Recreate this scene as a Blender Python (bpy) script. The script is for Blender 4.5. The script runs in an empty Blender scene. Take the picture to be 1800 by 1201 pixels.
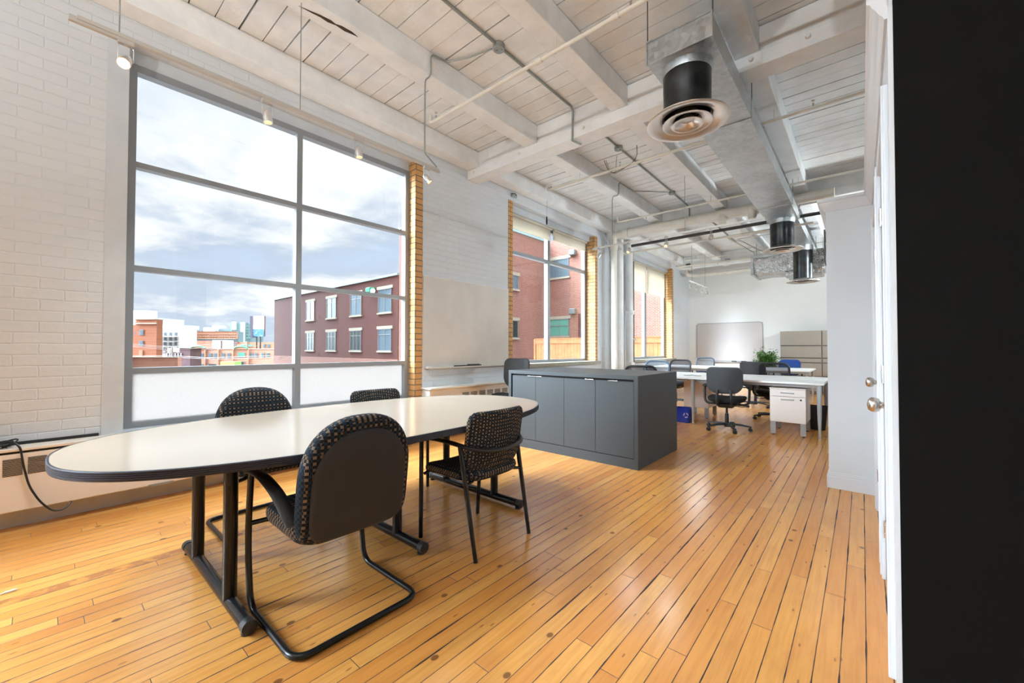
import bpy, bmesh, math, random
from mathutils import Vector, Matrix, Euler
random.seed(7)
S = bpy.context.scene
COL = S.collection
R = math.radians
PI = math.pi

# ------------------------------------------------------------------ camera
cam = bpy.data.cameras.new('camera')
cam.sensor_width = 36.0
cam.lens = 36.0 * 714.29 / 1800.0
cam.clip_start = 0.02
cam.clip_end = 2000
co = bpy.data.objects.new('camera', cam)
COL.objects.link(co)
YAW, PITCH, ROLL = 0.71112, 0.01743, 0.00135
f = Vector((-math.sin(YAW), math.cos(YAW), 0))
r = Vector((math.cos(YAW), math.sin(YAW), 0))
u = Vector((0, 0, 1))
f2 = f * math.cos(PITCH) + u * math.sin(PITCH)
u2 = -f * math.sin(PITCH) + u * math.cos(PITCH)
r3 = r * math.cos(ROLL) + u2 * math.sin(ROLL)
u3 = -r * math.sin(ROLL) + u2 * math.cos(ROLL)
co.matrix_world = Matrix(((r3.x, u3.x, -f2.x, 0), (r3.y, u3.y, -f2.y, 0), (r3.z, u3.z, -f2.z, 1.18), (0, 0, 0, 1)))
S.camera = co

# ------------------------------------------------------------------ colour management
S.view_settings.view_transform = 'Standard'
S.view_settings.look = 'None'
S.view_settings.gamma = 1.0
S.view_settings.use_curve_mapping = False
S.view_settings.exposure = 1.33
S.cycles.sample_clamp_indirect = 4.0
S.cycles.caustics_reflective = False
S.cycles.caustics_refractive = False
S.cycles.blur_glossy = 1.0


# ------------------------------------------------------------------ node helpers
class NT:
    def __init__(s, nt):
        s.nt = nt
        nt.nodes.clear()

    def n(s, typ, props=None, **ins):
        nd = s.nt.nodes.new(typ)
        for k, v in (props or {}).items():
            setattr(nd, k, v)
        for k, v in ins.items():
            key = int(k[1:]) if k[0] == 'i' and k[1:].isdigit() else k.replace('_', ' ')
            s.put(nd.inputs[key], v)
        return nd

    def put(s, sock, v):
        if isinstance(v, bpy.types.NodeSocket):
            s.nt.links.new(v, sock)
        elif isinstance(v, bpy.types.Node):
            s.nt.links.new(v.outputs[0], sock)
        else:
            if hasattr(sock.default_value, '__len__') and not hasattr(v, '__len__'):
                v = [v] * len(sock.default_value)
            if hasattr(sock.default_value, '__len__') and len(sock.default_value) == 4 and len(v) == 3:
                v = (*v, 1)
            sock.default_value = v

    def m(s, op, a, b=0.0, c=None, clamp=False):
        nd = s.n('ShaderNodeMath', {'operation': op, 'use_clamp': clamp}, i0=a, i1=b)
        if c is not None:
            s.put(nd.inputs[2], c)
        return nd.outputs[0]

    def ss(s, x, a, b, lo=0.0, hi=1.0):
        nd = s.n('ShaderNodeMapRange', {'interpolation_type': 'SMOOTHSTEP'}, Value=x)
        for k, v in (('From Min', a), ('From Max', b), ('To Min', lo), ('To Max', hi)):
            s.put(nd.inputs[k], v)
        return nd.outputs[0]

    def mix(s, fac, a, b, mode='MIX'):
        nd = s.n('ShaderNodeMix', {'data_type': 'RGBA', 'blend_type': mode})
        s.put(nd.inputs['Factor'], fac)
        s.put(nd.inputs[6], a)
        s.put(nd.inputs[7], b)
        return nd.outputs[2]

    def noise(s, vec, scale, detail=2.0, rough=0.5, dist=0.0, dims='3D'):
        nd = s.n('ShaderNodeTexNoise', {'noise_dimensions': dims}, Scale=scale, Detail=detail, Roughness=rough, Distortion=dist)
        if vec is not None:
            s.put(nd.inputs['Vector'], vec)
        return nd.outputs[0]

    def xyz(s, v):
        nd = s.n('ShaderNodeSeparateXYZ', Vector=v)
        return nd.outputs[0], nd.outputs[1], nd.outputs[2]

    def vec(s, x, y, z):
        return s.n('ShaderNodeCombineXYZ', X=x, Y=y, Z=z).outputs[0]


def srgb(*c):
    out = []
    for v in c:
        v = v / 255.0
        out.append(v / 12.92 if v <= .04045 else ((v + .055) / 1.055) ** 2.4)
    return tuple(out)


MATS = {}


def mat(name, col, rough=.5, metal=0.0, var=0.0, vscale=6.0, bump=0.0, bscale=40.0, spec=.5, coat=0.0, emit=None, es=0.0, aniso=0.0):
    if name in MATS:
        return MATS[name]
    m = bpy.data.materials.new(name)
    m.use_nodes = True
    t = NT(m.node_tree)
    out = t.n('ShaderNodeOutputMaterial')
    b = t.n('ShaderNodeBsdfPrincipled')
    t.put(b.inputs['Base Color'], col)
    t.put(b.inputs['Roughness'], rough)
    t.put(b.inputs['Metallic'], metal)
    t.put(b.inputs['Specular IOR Level'], spec)
    t.put(b.inputs['Coat Weight'], coat)
    pos = None
    if var or bump:
        pos = t.n('ShaderNodeTexCoord').outputs['Object']
    if var:
        n = t.noise(pos, vscale, 4, .6)
        c2 = t.mix(t.ss(n, .3, .7), tuple(v * (1 - var) for v in col[:3]), tuple(min(1, v * (1 + var * .6)) for v in col[:3]))
        t.put(b.inputs['Base Color'], c2)
    if bump:
        bn = t.n('ShaderNodeBump', Strength=bump, Distance=.01, Height=t.noise(pos, bscale, 3, .6))
        t.put(b.inputs['Normal'], bn)
    if emit:
        t.put(b.inputs['Emission Color'], emit)
        t.put(b.inputs['Emission Strength'], es)
    t.nt.links.new(b.outputs[0], out.inputs[0])
    MATS[name] = m
    return m


def newmat(name):
    m = bpy.data.materials.new(name)
    m.use_nodes = True
    t = NT(m.node_tree)
    out = t.n('ShaderNodeOutputMaterial')
    b = t.n('ShaderNodeBsdfPrincipled')
    t.nt.links.new(b.outputs[0], out.inputs[0])
    MATS[name] = m
    return m, t, b, out


# ------------------------------------------------------------------ world
W = bpy.data.worlds.new('sky')
S.world = W
W.use_nodes = True
t = NT(W.node_tree)
d = t.n('ShaderNodeTexCoord').outputs['Generated']
dx, dy, dz = t.xyz(d)
el = t.m('MAXIMUM', dz, 0.0)
den = t.m('ADD', el, .22)
cv = t.vec(t.m('DIVIDE', dx, den), t.m('DIVIDE', dy, den), .3)
n1 = t.noise(cv, 1.15, 7, .58, .4)
n2 = t.noise(cv, 3.1, 5, .6, .2)
cl = t.m('ADD', t.m('MULTIPLY', n1, .75), t.m('MULTIPLY', n2, .25))
blue = t.mix(t.ss(el, 0.0, .5), srgb(208, 221, 241), srgb(182, 206, 240))
grey = srgb(198, 211, 231)
white = (0.97, 0.98, 1.0)
base = t.mix(t.ss(cl, .38, .50), blue, grey)
base = t.mix(t.ss(cl, .47, .60), base, white)
base = t.mix(t.ss(el, .30, .55), base, (0.93, 0.96, 1.0))
ground = t.mix(t.ss(dz, -.06, 0.0), (0.32, 0.31, 0.30), base)
# boost added to the unseen sky for room light: overhead and left of view
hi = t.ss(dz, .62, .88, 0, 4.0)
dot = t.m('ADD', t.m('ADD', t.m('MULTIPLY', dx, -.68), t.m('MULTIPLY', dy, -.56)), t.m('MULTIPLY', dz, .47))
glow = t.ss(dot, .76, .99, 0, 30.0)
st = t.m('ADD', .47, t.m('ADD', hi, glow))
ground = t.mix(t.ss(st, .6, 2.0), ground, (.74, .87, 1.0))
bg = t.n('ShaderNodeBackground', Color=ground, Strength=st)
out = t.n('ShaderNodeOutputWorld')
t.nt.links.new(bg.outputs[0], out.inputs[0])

# ------------------------------------------------------------------ sun: lights the city facades, never enters the west windows
sun = bpy.data.lights.new('sun', 'SUN')
sun.energy = .36
sun.angle = R(1.5)
sun.color = (1.0, .93, .82)
so = bpy.data.objects.new('sun', sun)
COL.objects.link(so)
so.rotation_euler = Vector((1.0, -.42, .55)).to_track_quat('Z', 'Y').to_euler()
so.location = (20, -10, 30)


# ------------------------------------------------------------------ mesh builder
class MB:
    def __init__(s):
        s.b = bmesh.new()

    def box(s, x0, x1, y0, y1, z0, z1, M=None):
        v = [s.b.verts.new(p) for p in ((x0, y0, z0), (x1, y0, z0), (x1, y1, z0), (x0, y1, z0), (x0, y0, z1), (x1, y0, z1), (x1, y1, z1), (x0, y1, z1))]
        for q in ((0, 3, 2, 1), (4, 5, 6, 7), (0, 1, 5, 4), (1, 2, 6, 5), (2, 3, 7, 6), (3, 0, 4, 7)):
            s.b.faces.new([v[i] for i in q])
        if M is not None:
            for q in v:
                q.co = M @ q.co
        return s

    def taper(s, c0, s0, c1, s1):
        """box between two horizontal rectangles: centre and half sizes"""
        v = []
        for c, h in ((c0, s0), (c1, s1)):
            for a, b in ((-1, -1), (1, -1), (1, 1), (-1, 1)):
                v.append(s.b.verts.new((c[0] + a * h[0], c[1] + b * h[1], c[2])))
        for q in ((0, 3, 2, 1), (4, 5, 6, 7), (0, 1, 5, 4), (1, 2, 6, 5), (2, 3, 7, 6), (3, 0, 4, 7)):
            s.b.faces.new([v[i] for i in q])
        return s

    def tube(s, pts, rad, seg=10, cap=True, closed=False):
        pts = [Vector(p) for p in pts]
        n = len(pts)
        rads = rad if hasattr(rad, '__len__') else [rad] * n
        rings = []
        prev = None
        for i, p in enumerate(pts):
            if closed:
                tdir = (pts[(i + 1) % n] - pts[i - 1]).normalized()
            else:
                a = pts[max(0, i - 1)]
                b = pts[min(n - 1, i + 1)]
                tdir = (b - a).normalized()
            if prev is None:
                ref = Vector((0, 0, 1)) if abs(tdir.z) < .9 else Vector((1, 0, 0))
                side = tdir.cross(ref).normalized()
            else:
                side = (prev - tdir * prev.dot(tdir))
                side = side.normalized() if side.length > 1e-5 else tdir.orthogonal().normalized()
            prev = side
            up = tdir.cross(side)
            k = 1.0
            if 0 < i < n - 1 or closed:
                a = (pts[i] - pts[i - 1]).normalized()
                b = (pts[(i + 1) % n] - pts[i]).normalized()
                c = max(.35, math.sqrt(max(0, (1 + a.dot(b)) / 2)))
                k = 1.0 / c if c > .7 else 1.2
            ring = []
            for j in range(seg):
                an = 2 * PI * j / seg
                ring.append(s.b.verts.new(p + (side * math.cos(an) + up * math.sin(an)) * rads[i]))
            rings.append(ring)
        m = n if closed else n - 1
        for i in range(m):
            A, B = rings[i], rings[(i + 1) % n]
            for j in range(seg):
                s.b.faces.new((A[j], A[(j + 1) % seg], B[(j + 1) % seg], B[j]))
        if cap and not closed:
            s.b.faces.new(list(reversed(rings[0])))
            s.b.faces.new(rings[-1])
        return s

    def lathe(s, prof, c=(0, 0, 0), seg=32, axis='Z', M=None):
        """prof: list of (radius, height)"""
        rings = []
        c = Vector(c)
        allv = []
        for rr, h in prof:
            if rr < 1e-6:
                v = [s.b.verts.new((0, 0, h))]
            else:
                v = [s.b.verts.new((rr * math.cos(2 * PI * j / seg), rr * math.sin(2 * PI * j / seg), h)) for j in range(seg)]
            rings.append(v)
            allv += v
        for A, B in zip(rings, rings[1:]):
            for j in range(seg):
                k = (j + 1) % seg
                if len(A) == 1 and len(B) == 1:
                    continue
                if len(A) == 1:
                    s.b.faces.new((A[0], B[k], B[j]))
                elif len(B) == 1:
                    s.b.faces.new((A[j], A[k], B[0]))
                else:
                    s.b.faces.new((A[j], A[k], B[k], B[j]))
        rot = {'Z': Matrix.Identity(4), 'Y': Matrix.Rotation(-PI / 2, 4, 'X'), 'X': Matrix.Rotation(PI / 2, 4, 'Y')}[axis]
        T = Matrix.Translation(c) @ (M if M is not None else rot)
        for v in allv:
            v.co = T @ v.co
        return s

    def prism(s, poly, z0, z1, M=None):
        a = [s.b.verts.new((x, y, z0)) for x, y in poly]
        b = [s.b.verts.new((x, y, z1)) for x, y in poly]
        s.b.faces.new(list(reversed(a)))
        s.b.faces.new(b)
        n = len(poly)
        for i in range(n):
            s.b.faces.new((a[i], a[(i + 1) % n], b[(i + 1) % n], b[i]))
        if M is not None:
            for v in a + b:
                v.co = M @ v.co
        return s

    def grid(s, fn, nu, nv, thick=None):
        """open surface fn(u,v) -> Vector"""
        vs = [[s.b.verts.new(fn(i / nu, j / nv)) for j in range(nv + 1)] for i in range(nu + 1)]
        for i in range(nu):
            for j in range(nv):
                s.b.faces.new((vs[i][j], vs[i + 1][j], vs[i + 1][j + 1], vs[i][j + 1]))
        return s

    def shell(s, f_out, f_in, nu, nv):
        """closed slab between two mapped grids"""
        A = [[s.b.verts.new(f_out(i / nu, j / nv)) for j in range(nv + 1)] for i in range(nu + 1)]
        B = [[s.b.verts.new(f_in(i / nu, j / nv)) for j in range(nv + 1)] for i in range(nu + 1)]
        for i in range(nu):
            for j in range(nv):
                s.b.faces.new((A[i][j], A[i + 1][j], A[i + 1][j + 1], A[i][j + 1]))
                s.b.faces.new((B[i][j], B[i][j + 1], B[i + 1][j + 1], B[i + 1][j]))
        for i in range(nu):
            s.b.faces.new((A[i][0], B[i][0], B[i + 1][0], A[i + 1][0]))
            s.b.faces.new((A[i][nv], A[i + 1][nv], B[i + 1][nv], B[i][nv]))
        for j in range(nv):
            s.b.faces.new((A[0][j], A[0][j + 1], B[0][j + 1], B[0][j]))
            s.b.faces.new((A[nu][j], B[nu][j], B[nu][j + 1], A[nu][j + 1]))
        return s

    def build(s, name, m, parent=None, bevel=0.0, smooth=False, seg=2, loc=None, sub=0, rot=None):
        bmesh.ops.recalc_face_normals(s.b, faces=s.b.faces)
        me = bpy.data.meshes.new(name)
        s.b.to_mesh(me)
        s.b.free()
        if smooth:
            for p in me.polygons:
                p.use_smooth = True
            try:
                me.set_sharp_from_angle(angle=R(42))
            except Exception:
                pass
        me.materials.append(m)
        o = bpy.data.objects.new(name, me)
        COL.objects.link(o)
        if parent is not None:
            o.parent = parent
        if loc is not None:
            o.location = loc
        if rot is not None:
            o.rotation_euler = rot
        if bevel:
            md = o.modifiers.new('bevel', 'BEVEL')
            md.width = bevel
            md.segments = seg
            md.limit_method = 'ANGLE'
            md.angle_limit = R(40)
        if sub:
            md = o.modifiers.new('sub', 'SUBSURF')
            md.levels = sub
            md.render_levels = sub
        return o


def tag(o, label, cat, group=None):
    o['label'] = label
    o['category'] = cat
    if group:
        o['group'] = group
    return o


def struct(o):
    o['kind'] = 'structure'
    return o


def thing(name, label, cat, loc=(0, 0, 0), rz=0.0, group=None):
    o = bpy.data.objects.new(name, None)
    o.empty_display_size = .1
    COL.objects.link(o)
    o.location = loc
    o.rotation_euler = (0, 0, rz)
    return tag(o, label, cat, group)


def dup(root, loc, rz, label, group=None):
    q = root.copy()
    COL.objects.link(q)
    q.location = loc
    q.rotation_euler = (0, 0, rz)
    q['label'] = label
    if group:
        q['group'] = group
    for ch in list(root.children):
        c = ch.copy()
        COL.objects.link(c)
        c.parent = q
        for g in list(ch.children):
            e = g.copy()
            COL.objects.link(e)
            e.parent = c
    return q


def arc(c, rad, a0, a1, n, plane='XZ'):
    out = []
    for i in range(n + 1):
        a = a0 + (a1 - a0) * i / n
        p, q = rad * math.cos(a), rad * math.sin(a)
        if plane == 'XY':
            out.append((c[0] + p, c[1] + q, c[2]))
        elif plane == 'XZ':
            out.append((c[0] + p, c[1], c[2] + q))
        else:
            out.append((c[0], c[1] + p, c[2] + q))
    return out


def rounded(pts, rad, n=5):
    """polyline with rounded corners"""
    pts = [Vector(p) for p in pts]
    out = [pts[0]]
    for i in range(1, len(pts) - 1):
        a, b, c = pts[i - 1], pts[i], pts[i + 1]
        d1, d2 = (a - b), (c - b)
        k = min(rad, d1.length * .49, d2.length * .49)
        p0, p1 = b + d1.normalized() * k, b + d2.normalized() * k
        for j in range(n + 1):
            w = j / n
            out.append(p0 * (1 - w) ** 2 + b * 2 * w * (1 - w) + p1 * w * w)
    out.append(pts[-1])
    return out


# ------------------------------------------------------------------ materials
def floor_material():
    m, t, b, out = newmat('floor_boards')
    P = t.n('ShaderNodeNewGeometry').outputs['Position']
    x, y, z = t.xyz(P)
    w, L = .0745, 1.9
    U = t.m('DIVIDE', x, w)
    i = t.m('FLOOR', U)
    fr = t.m('SUBTRACT', U, i)
    r1 = t.n('ShaderNodeTexWhiteNoise', {'noise_dimensions': '1D'}, W=i).outputs['Value']
    V = t.m('ADD', t.m('DIVIDE', y, L), t.m('MULTIPLY', r1, 9.0))
    j = t.m('FLOOR', V)
    fy = t.m('SUBTRACT', V, j)
    rb = t.n('ShaderNodeTexWhiteNoise', {'noise_dimensions': '2D'}, Vector=t.vec(i, j, 0.0)).outputs['Value']
    rc = t.n('ShaderNodeTexWhiteNoise', {'noise_dimensions': '2D'}, Vector=t.vec(j, i, 3.0)).outputs['Value']
    ex = t.m('MULTIPLY', t.m('MINIMUM', fr, t.m('SUBTRACT', 1.0, fr)), w)
    ey = t.m('MULTIPLY', t.m('MINIMUM', fy, t.m('SUBTRACT', 1.0, fy)), L)
    wide = t.ss(t.noise(t.vec(t.m('MULTIPLY', x, 6.0), t.m('MULTIPLY', y, 1.3), 0.0), 1.7, 3, .7), .46, .74)
    wob = t.m('MULTIPLY', t.noise(t.vec(t.m('MULTIPLY', x, 30.0), t.m('MULTIPLY', y, 14.0), 0.0), 1.0, 3, .7), .0012)
    gw = t.m('ADD', t.m('ADD', .0004, t.m('MULTIPLY', wide, .0036)), wob)
    gx = t.ss(ex, gw, t.m('ADD', gw, .0009), 1.0, 0.0)
    gy = t.ss(ey, .0008, .0018, 1.0, 0.0)
    gap = t.m('MAXIMUM', gx, gy)
    grain = t.noise(t.vec(t.m('ADD', t.m('MULTIPLY', x, 55.0), t.m('MULTIPLY', rb, 40.0)), t.m('MULTIPLY', y, 2.6), rb), 1.0, 5, .62, .6)
    blot = t.noise(t.vec(t.m('MULTIPLY', x, 1.6), t.m('MULTIPLY', y, .9), rb), 2.2, 4, .6)
    c = t.mix(rb, srgb(224, 152, 74), srgb(234, 172, 92))
    c = t.mix(t.ss(rc, .65, 1.0, 0.0, .5), c, srgb(206, 128, 60))
    c = t.mix(t.ss(grain, .35, .8, 0.0, .45), c, srgb(186, 112, 52))
    c = t.mix(t.ss(blot, .45, .75, 0.0, .4), c, srgb(190, 120, 66))
    # old plugs, knots and short stains
    vp = t.vec(t.m('MULTIPLY', x, 1.0), t.m('MULTIPLY', y, .75), 0.0)
    vo = t.n('ShaderNodeTexVoronoi', {'voronoi_dimensions': '2D', 'feature': 'F1'}, Vector=vp, Scale=3.4, Randomness=1.0)
    vr = t.xyz(vo.outputs['Color'])[0]
    spot = t.m('MULTIPLY', t.ss(vo.outputs['Distance'], .032, .052, 1.0, 0.0), t.m('GREATER_THAN', vr, .62))
    c = t.mix(t.m('MULTIPLY', spot, .8), c, srgb(104, 62, 40))
    v2 = t.n('ShaderNodeTexVoronoi', {'voronoi_dimensions': '2D', 'feature': 'F1'}, Vector=t.vec(t.m('MULTIPLY', x, 1.0), t.m('MULTIPLY', y, .3), 0.0), Scale=13.0, Randomness=1.0)
    vr2 = t.xyz(v2.outputs['Color'])[1]
    fleck = t.m('MULTIPLY', t.ss(v2.outputs['Distance'], .03, .07, 1.0, 0.0), t.m('GREATER_THAN', vr2, .72))
    c = t.mix(t.m('MULTIPLY', fleck, .6), c, srgb(120, 74, 44))
    patch = t.m('MULTIPLY', t.m('GREATER_THAN', t.m('ADD', rb, rc), 1.86), t.ss(t.noise(P, 9.0, 3, .6), .4, .55))
    c = t.mix(t.m('MULTIPLY', patch, .55), c, srgb(128, 76, 60))
    c = t.mix(gap, c, srgb(58, 34, 22))
    t.put(b.inputs['Base Color'], c)
    rg = t.m('ADD', .17, t.m('MULTIPLY', t.noise(P, 5.0, 4, .6), .09))
    t.put(b.inputs['Roughness'], t.m('ADD', rg, t.m('MULTIPLY', gap, .4)))
    t.put(b.inputs['Specular IOR Level'], .8)
    hgt = t.m('SUBTRACT', t.m('MULTIPLY', grain, .05), gap)
    bn = t.n('ShaderNodeBump', Strength=.35, Distance=.0016, Height=hgt)
    t.put(b.inputs['Normal'], bn)
    return m


def brick_material(name, c1, c2, mortar, bw, bh, msize, uaxis='Y', rough=.85, bumpd=.004, dirt=.15, smoothm=.1, painted=False, lum=None):
    m, t, b, out = newmat(name)
    P = t.n('ShaderNodeNewGeometry').outputs['Position']
    x, y, z = t.xyz(P)
    U = {'Y': y, 'X': x, 'XY': t.m('ADD', x, y)}[uaxis]
    wob = t.noise(P, 9.0, 3, .6)
    if painted:
        v = t.vec(t.m('ADD', U, t.m('MULTIPLY', wob, .018)), t.m('ADD', z, t.m('MULTIPLY', t.noise(P, 6.0, 3, .6), .016)), 0.0)
    else:
        v = t.vec(U, z, 0.0)
    br = t.n('ShaderNodeTexBrick', {'offset': .5, 'squash': 1.0}, Vector=v, Color1=c1, Color2=c2, Mortar=mortar, Scale=1.0)
    t.put(br.inputs['Mortar Size'], msize)
    t.put(br.inputs['Mortar Smooth'], smoothm)
    t.put(br.inputs['Brick Width'], bw)
    t.put(br.inputs['Row Height'], bh)
    n = t.noise(P, 3.0, 5, .65)
    c = t.mix(t.ss(n, .35, .75, 0.0, dirt), br.outputs['Color'], tuple(v * .55 for v in c1))
    t.put(b.inputs['Base Color'], c)
    t.put(b.inputs['Roughness'], rough)
    h = t.m('SUBTRACT', t.m('MULTIPLY', t.noise(P, 26.0, 4, .65), .55 if painted else .5), br.outputs['Fac'])
    bn = t.n('ShaderNodeBump', Strength=.9, Distance=bumpd, Height=h)
    t.put(b.inputs['Normal'], bn)
    return m


def glass_material(name, tint=(1, 1, 1), rough=0.0, refl=.05):
    m = bpy.data.materials.new(name)
    m.use_nodes = True
    t = NT(m.node_tree)
    out = t.n('ShaderNodeOutputMaterial')
    tr = t.n('ShaderNodeBsdfTransparent', Color=tint)
    gl = t.n('ShaderNodeBsdfGlossy', Color=(1, 1, 1), Roughness=rough)
    mx = t.n('ShaderNodeMixShader', Fac=refl)
    t.nt.links.new(tr.outputs[0], mx.inputs[1])
    t.nt.links.new(gl.outputs[0], mx.inputs[2])
    t.nt.links.new(mx.outputs[0], out.inputs[0])
    MATS[name] = m
    return m


def frosted_material():
    m = bpy.data.materials.new('frosted_glass')
    m.use_nodes = True
    t = NT(m.node_tree)
    out = t.n('ShaderNodeOutputMaterial')
    P = t.n('ShaderNodeTexCoord').outputs['Object']
    n = t.noise(P, 70.0, 4, .7)
    col = t.mix(t.ss(n, .3, .7), (.47, .445, .42), (.50, .47, .445))
    a = t.n('ShaderNodeBsdfTranslucent', Color=col)
    bdf = t.n('ShaderNodeBsdfDiffuse', Color=(.5, .5, .51))
    mx = t.n('ShaderNodeMixShader', Fac=.12)
    t.nt.links.new(a.outputs[0], mx.inputs[1])
    t.nt.links.new(bdf.outputs[0], mx.inputs[2])
    t.nt.links.new(mx.outputs[0], out.inputs[0])
    MATS['frosted'] = m
    return m


def fabric_material(name, ca, cb, cc, s=.0125):
    m, t, b, out = newmat(name)
    P = t.n('ShaderNodeTexCoord').outputs['Object']
    x, y, z = t.xyz(P)
    a = t.m('FLOOR', t.m('DIVIDE', x, s))
    h = t.m('ADD', t.m('FLOOR', t.m('DIVIDE', z, s * .95)), t.m('FLOOR', t.m('DIVIDE', y, s)))
    par = t.m('FLOORED_MODULO', t.m('ADD', a, h), 2.0)
    row = t.m('FLOORED_MODULO', h, 2.0)
    jit = t.n('ShaderNodeTexWhiteNoise', {'noise_dimensions': '2D'}, Vector=t.vec(a, h, 0.0)).outputs['Value']
    alt = t.mix(row, cb, cc)
    alt = t.mix(t.m('MULTIPLY', jit, .5), alt, ca)
    c = t.mix(par, ca, alt)
    t.put(b.inputs['Base Color'], c)
    t.put(b.inputs['Roughness'], .9)
    t.put(b.inputs['Specular IOR Level'], .2)
    bn = t.n('ShaderNodeBump', Strength=.3, Distance=.001, Height=t.noise(P, 900.0, 1, .5))
    t.put(b.inputs['Normal'], bn)
    return m


def galvanized():
    m, t, b, out = newmat('galvanized')
    P = t.n('ShaderNodeTexCoord').outputs['Object']
    vo = t.n('ShaderNodeTexVoronoi', {'feature': 'F1'}, Vector=P, Scale=26.0)
    vv = t.xyz(vo.outputs['Color'])[0]
    n = t.noise(P, 3.0, 4, .6)
    c = t.mix(vv, (.36, .38, .39), (.52, .55, .56))
    c = t.mix(t.ss(n, .4, .7, 0, .5), c, (.62, .65, .66))
    t.put(b.inputs['Base Color'], c)
    t.put(b.inputs['Metallic'], .85)
    t.put(b.inputs['Roughness'], t.m('ADD', .32, t.m('MULTIPLY', vv, .16)))
    return m


def foil():
    m, t, b, out = newmat('foil_wrap')
    P = t.n('ShaderNodeTexCoord').outputs['Object']
    t.put(b.inputs['Base Color'], (.60, .60, .59))
    t.put(b.inputs['Metallic'], .9)
    t.put(b.inputs['Roughness'], .24)
    bn = t.n('ShaderNodeBump', Strength=1.0, Distance=.05, Height=t.noise(P, 7.0, 4, .6, 1.2))
    t.put(b.inputs['Normal'], bn)
    return m


FLOOR = floor_material()
WALLBRICK = brick_material('painted_brick', srgb(212, 216, 220), srgb(209, 213, 217), srgb(212, 216, 220), .225, .076, .007, 'Y', .6, .0028, .06, 1.0, True)
YBRICK = brick_material('buff_brick', srgb(210, 160, 104), srgb(196, 144, 86), srgb(108, 92, 76), .215, .072, .006, 'XY', .7, .004, .2)
RBRICK = brick_material('red_brick', srgb(98, 36, 26), srgb(80, 30, 22), srgb(88, 54, 42), .22, .085, .010, 'XY', .85, .004, .2)
RBRICK2 = brick_material('pale_red_brick', srgb(150, 84, 68), srgb(126, 68, 56), srgb(172, 142, 128), .22, .085, .014, 'XY', .85, .004, .15)
ORBRICK = brick_material('orange_brick', srgb(154, 90, 58), srgb(146, 82, 52), srgb(152, 106, 78), 2.2, .5, .04, 'XY', .85, .004, .15)
PKBRICK = brick_material('pink_brick', srgb(196, 142, 120), srgb(186, 130, 108), srgb(194, 152, 132), 2.2, .5, .04, 'XY', .85, .004, .15)
GLASS = glass_material('window_glass', (.97, .985, .98), 0.0, .035)
FROST = frosted_material()
PAINT = mat('white_paint', srgb(230, 228, 224), .55, var=.05, vscale=3, bump=.25, bscale=18)
BEAMP = mat('beam_paint', srgb(236, 237, 237), .55, var=.07, vscale=4, bump=.5, bscale=14)
FARWALL = mat('plaster_paint', srgb(236, 236, 234), .6, var=.02, vscale=1.5)
CLOSET = mat('closet_paint', srgb(214, 219, 224), .4, var=.02, vscale=2)
TRIMW = mat('trim_paint', srgb(216, 220, 225), .3)
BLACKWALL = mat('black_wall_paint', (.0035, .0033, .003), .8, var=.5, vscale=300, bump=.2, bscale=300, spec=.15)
DARK = mat('void_dark', (.02, .018, .016), .9)
ALU = mat('window_aluminium', srgb(146, 150, 154), .4, .3, bump=0.0)
JAMB = mat('jamb_paint', srgb(200, 205, 210), .45, var=.04)
SILLM = mat('stone_sill', srgb(150, 146, 134), .7, var=.15, vscale=12)
HEATER = mat('heater_enamel', srgb(236, 226, 216), .42, var=.03, vscale=3)
HEATW = mat('heater_white', srgb(226, 224, 218), .4, var=.02)
GREYBASE = mat('grey_base_paint', srgb(196, 196, 198), .6, var=.06)
BLACKP = mat('black_plastic', (.016, .016, .018), .42, bump=.3, bscale=300)
BLACKM = mat('black_tube', (.010, .010, .011), .26, spec=.35)
SHELLP = mat('back_shell_plastic', (.020, .020, .022), .62, bump=.5, bscale=350)
RUBBER = mat('black_rubber', (.02, .02, .02), .6)
EDGE = mat('table_edge_rubber', srgb(38, 42, 56), .42)
LAM = mat('table_laminate', srgb(180, 166, 150), .16, var=.02, vscale=2, spec=.9)
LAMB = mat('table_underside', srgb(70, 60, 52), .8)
ISL = mat('island_laminate', srgb(60, 66, 70), .5, var=.06, vscale=160)
ISLK = mat('island_gap', (.012, .012, .013), .8)
CHROME = mat('chrome', (.8, .8, .8), .16, 1.0)
NICKEL = mat('satin_nickel', (.62, .59, .55), .26, 1.0)
GALV = galvanized()
FOIL = foil()
NECK = mat('black_duct_neck', (.035, .037, .038), .28, .5, var=.5, vscale=8)
DIFFM = mat('diffuser_metal', (.72, .67, .63), .28, .8)
CONDUIT = mat('steel_conduit', srgb(150, 155, 153), .4, .3)
PIPEW = mat('pipe_paint', srgb(224, 218, 206), .45, var=.06, vscale=8)
BLKPIPE = mat('dark_pipe', srgb(58, 56, 54), .5)
TRACKM = mat('track_enamel', srgb(190, 186, 180), .35)
TRACKW = mat('track_white', srgb(226, 226, 222), .35)
HEADM = mat('head_chrome', (.78, .79, .8), .2, .9)
LAMPON = mat('lamp_lit', (.3, .2, .1), .4, emit=(1.0, .62, .30), es=.75)
LAMPHOT = mat('lamp_glaring', (1, .9, .75), .4, emit=(1.0, .86, .62), es=6.0)
LAMPOFF = mat('lamp_unlit', (.85, .86, .86), .15, .3)
WIRE = mat('hanger_wire', srgb(90, 88, 84), .4, .6)
DESKW = mat('desk_white', srgb(232, 230, 227), .32, var=.01)
DESKLEG = mat('desk_leg_silver', srgb(186, 188, 190), .35, .5)
PEDM = mat('pedestal_enamel', srgb(226, 214, 206), .4)
PEDLEG = mat('pedestal_leg', srgb(168, 168, 168), .4, .3)
BINB = mat('blue_plastic', srgb(22, 66, 190), .35)
BINMARK = mat('bin_mark', srgb(225, 215, 225), .5)
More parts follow.
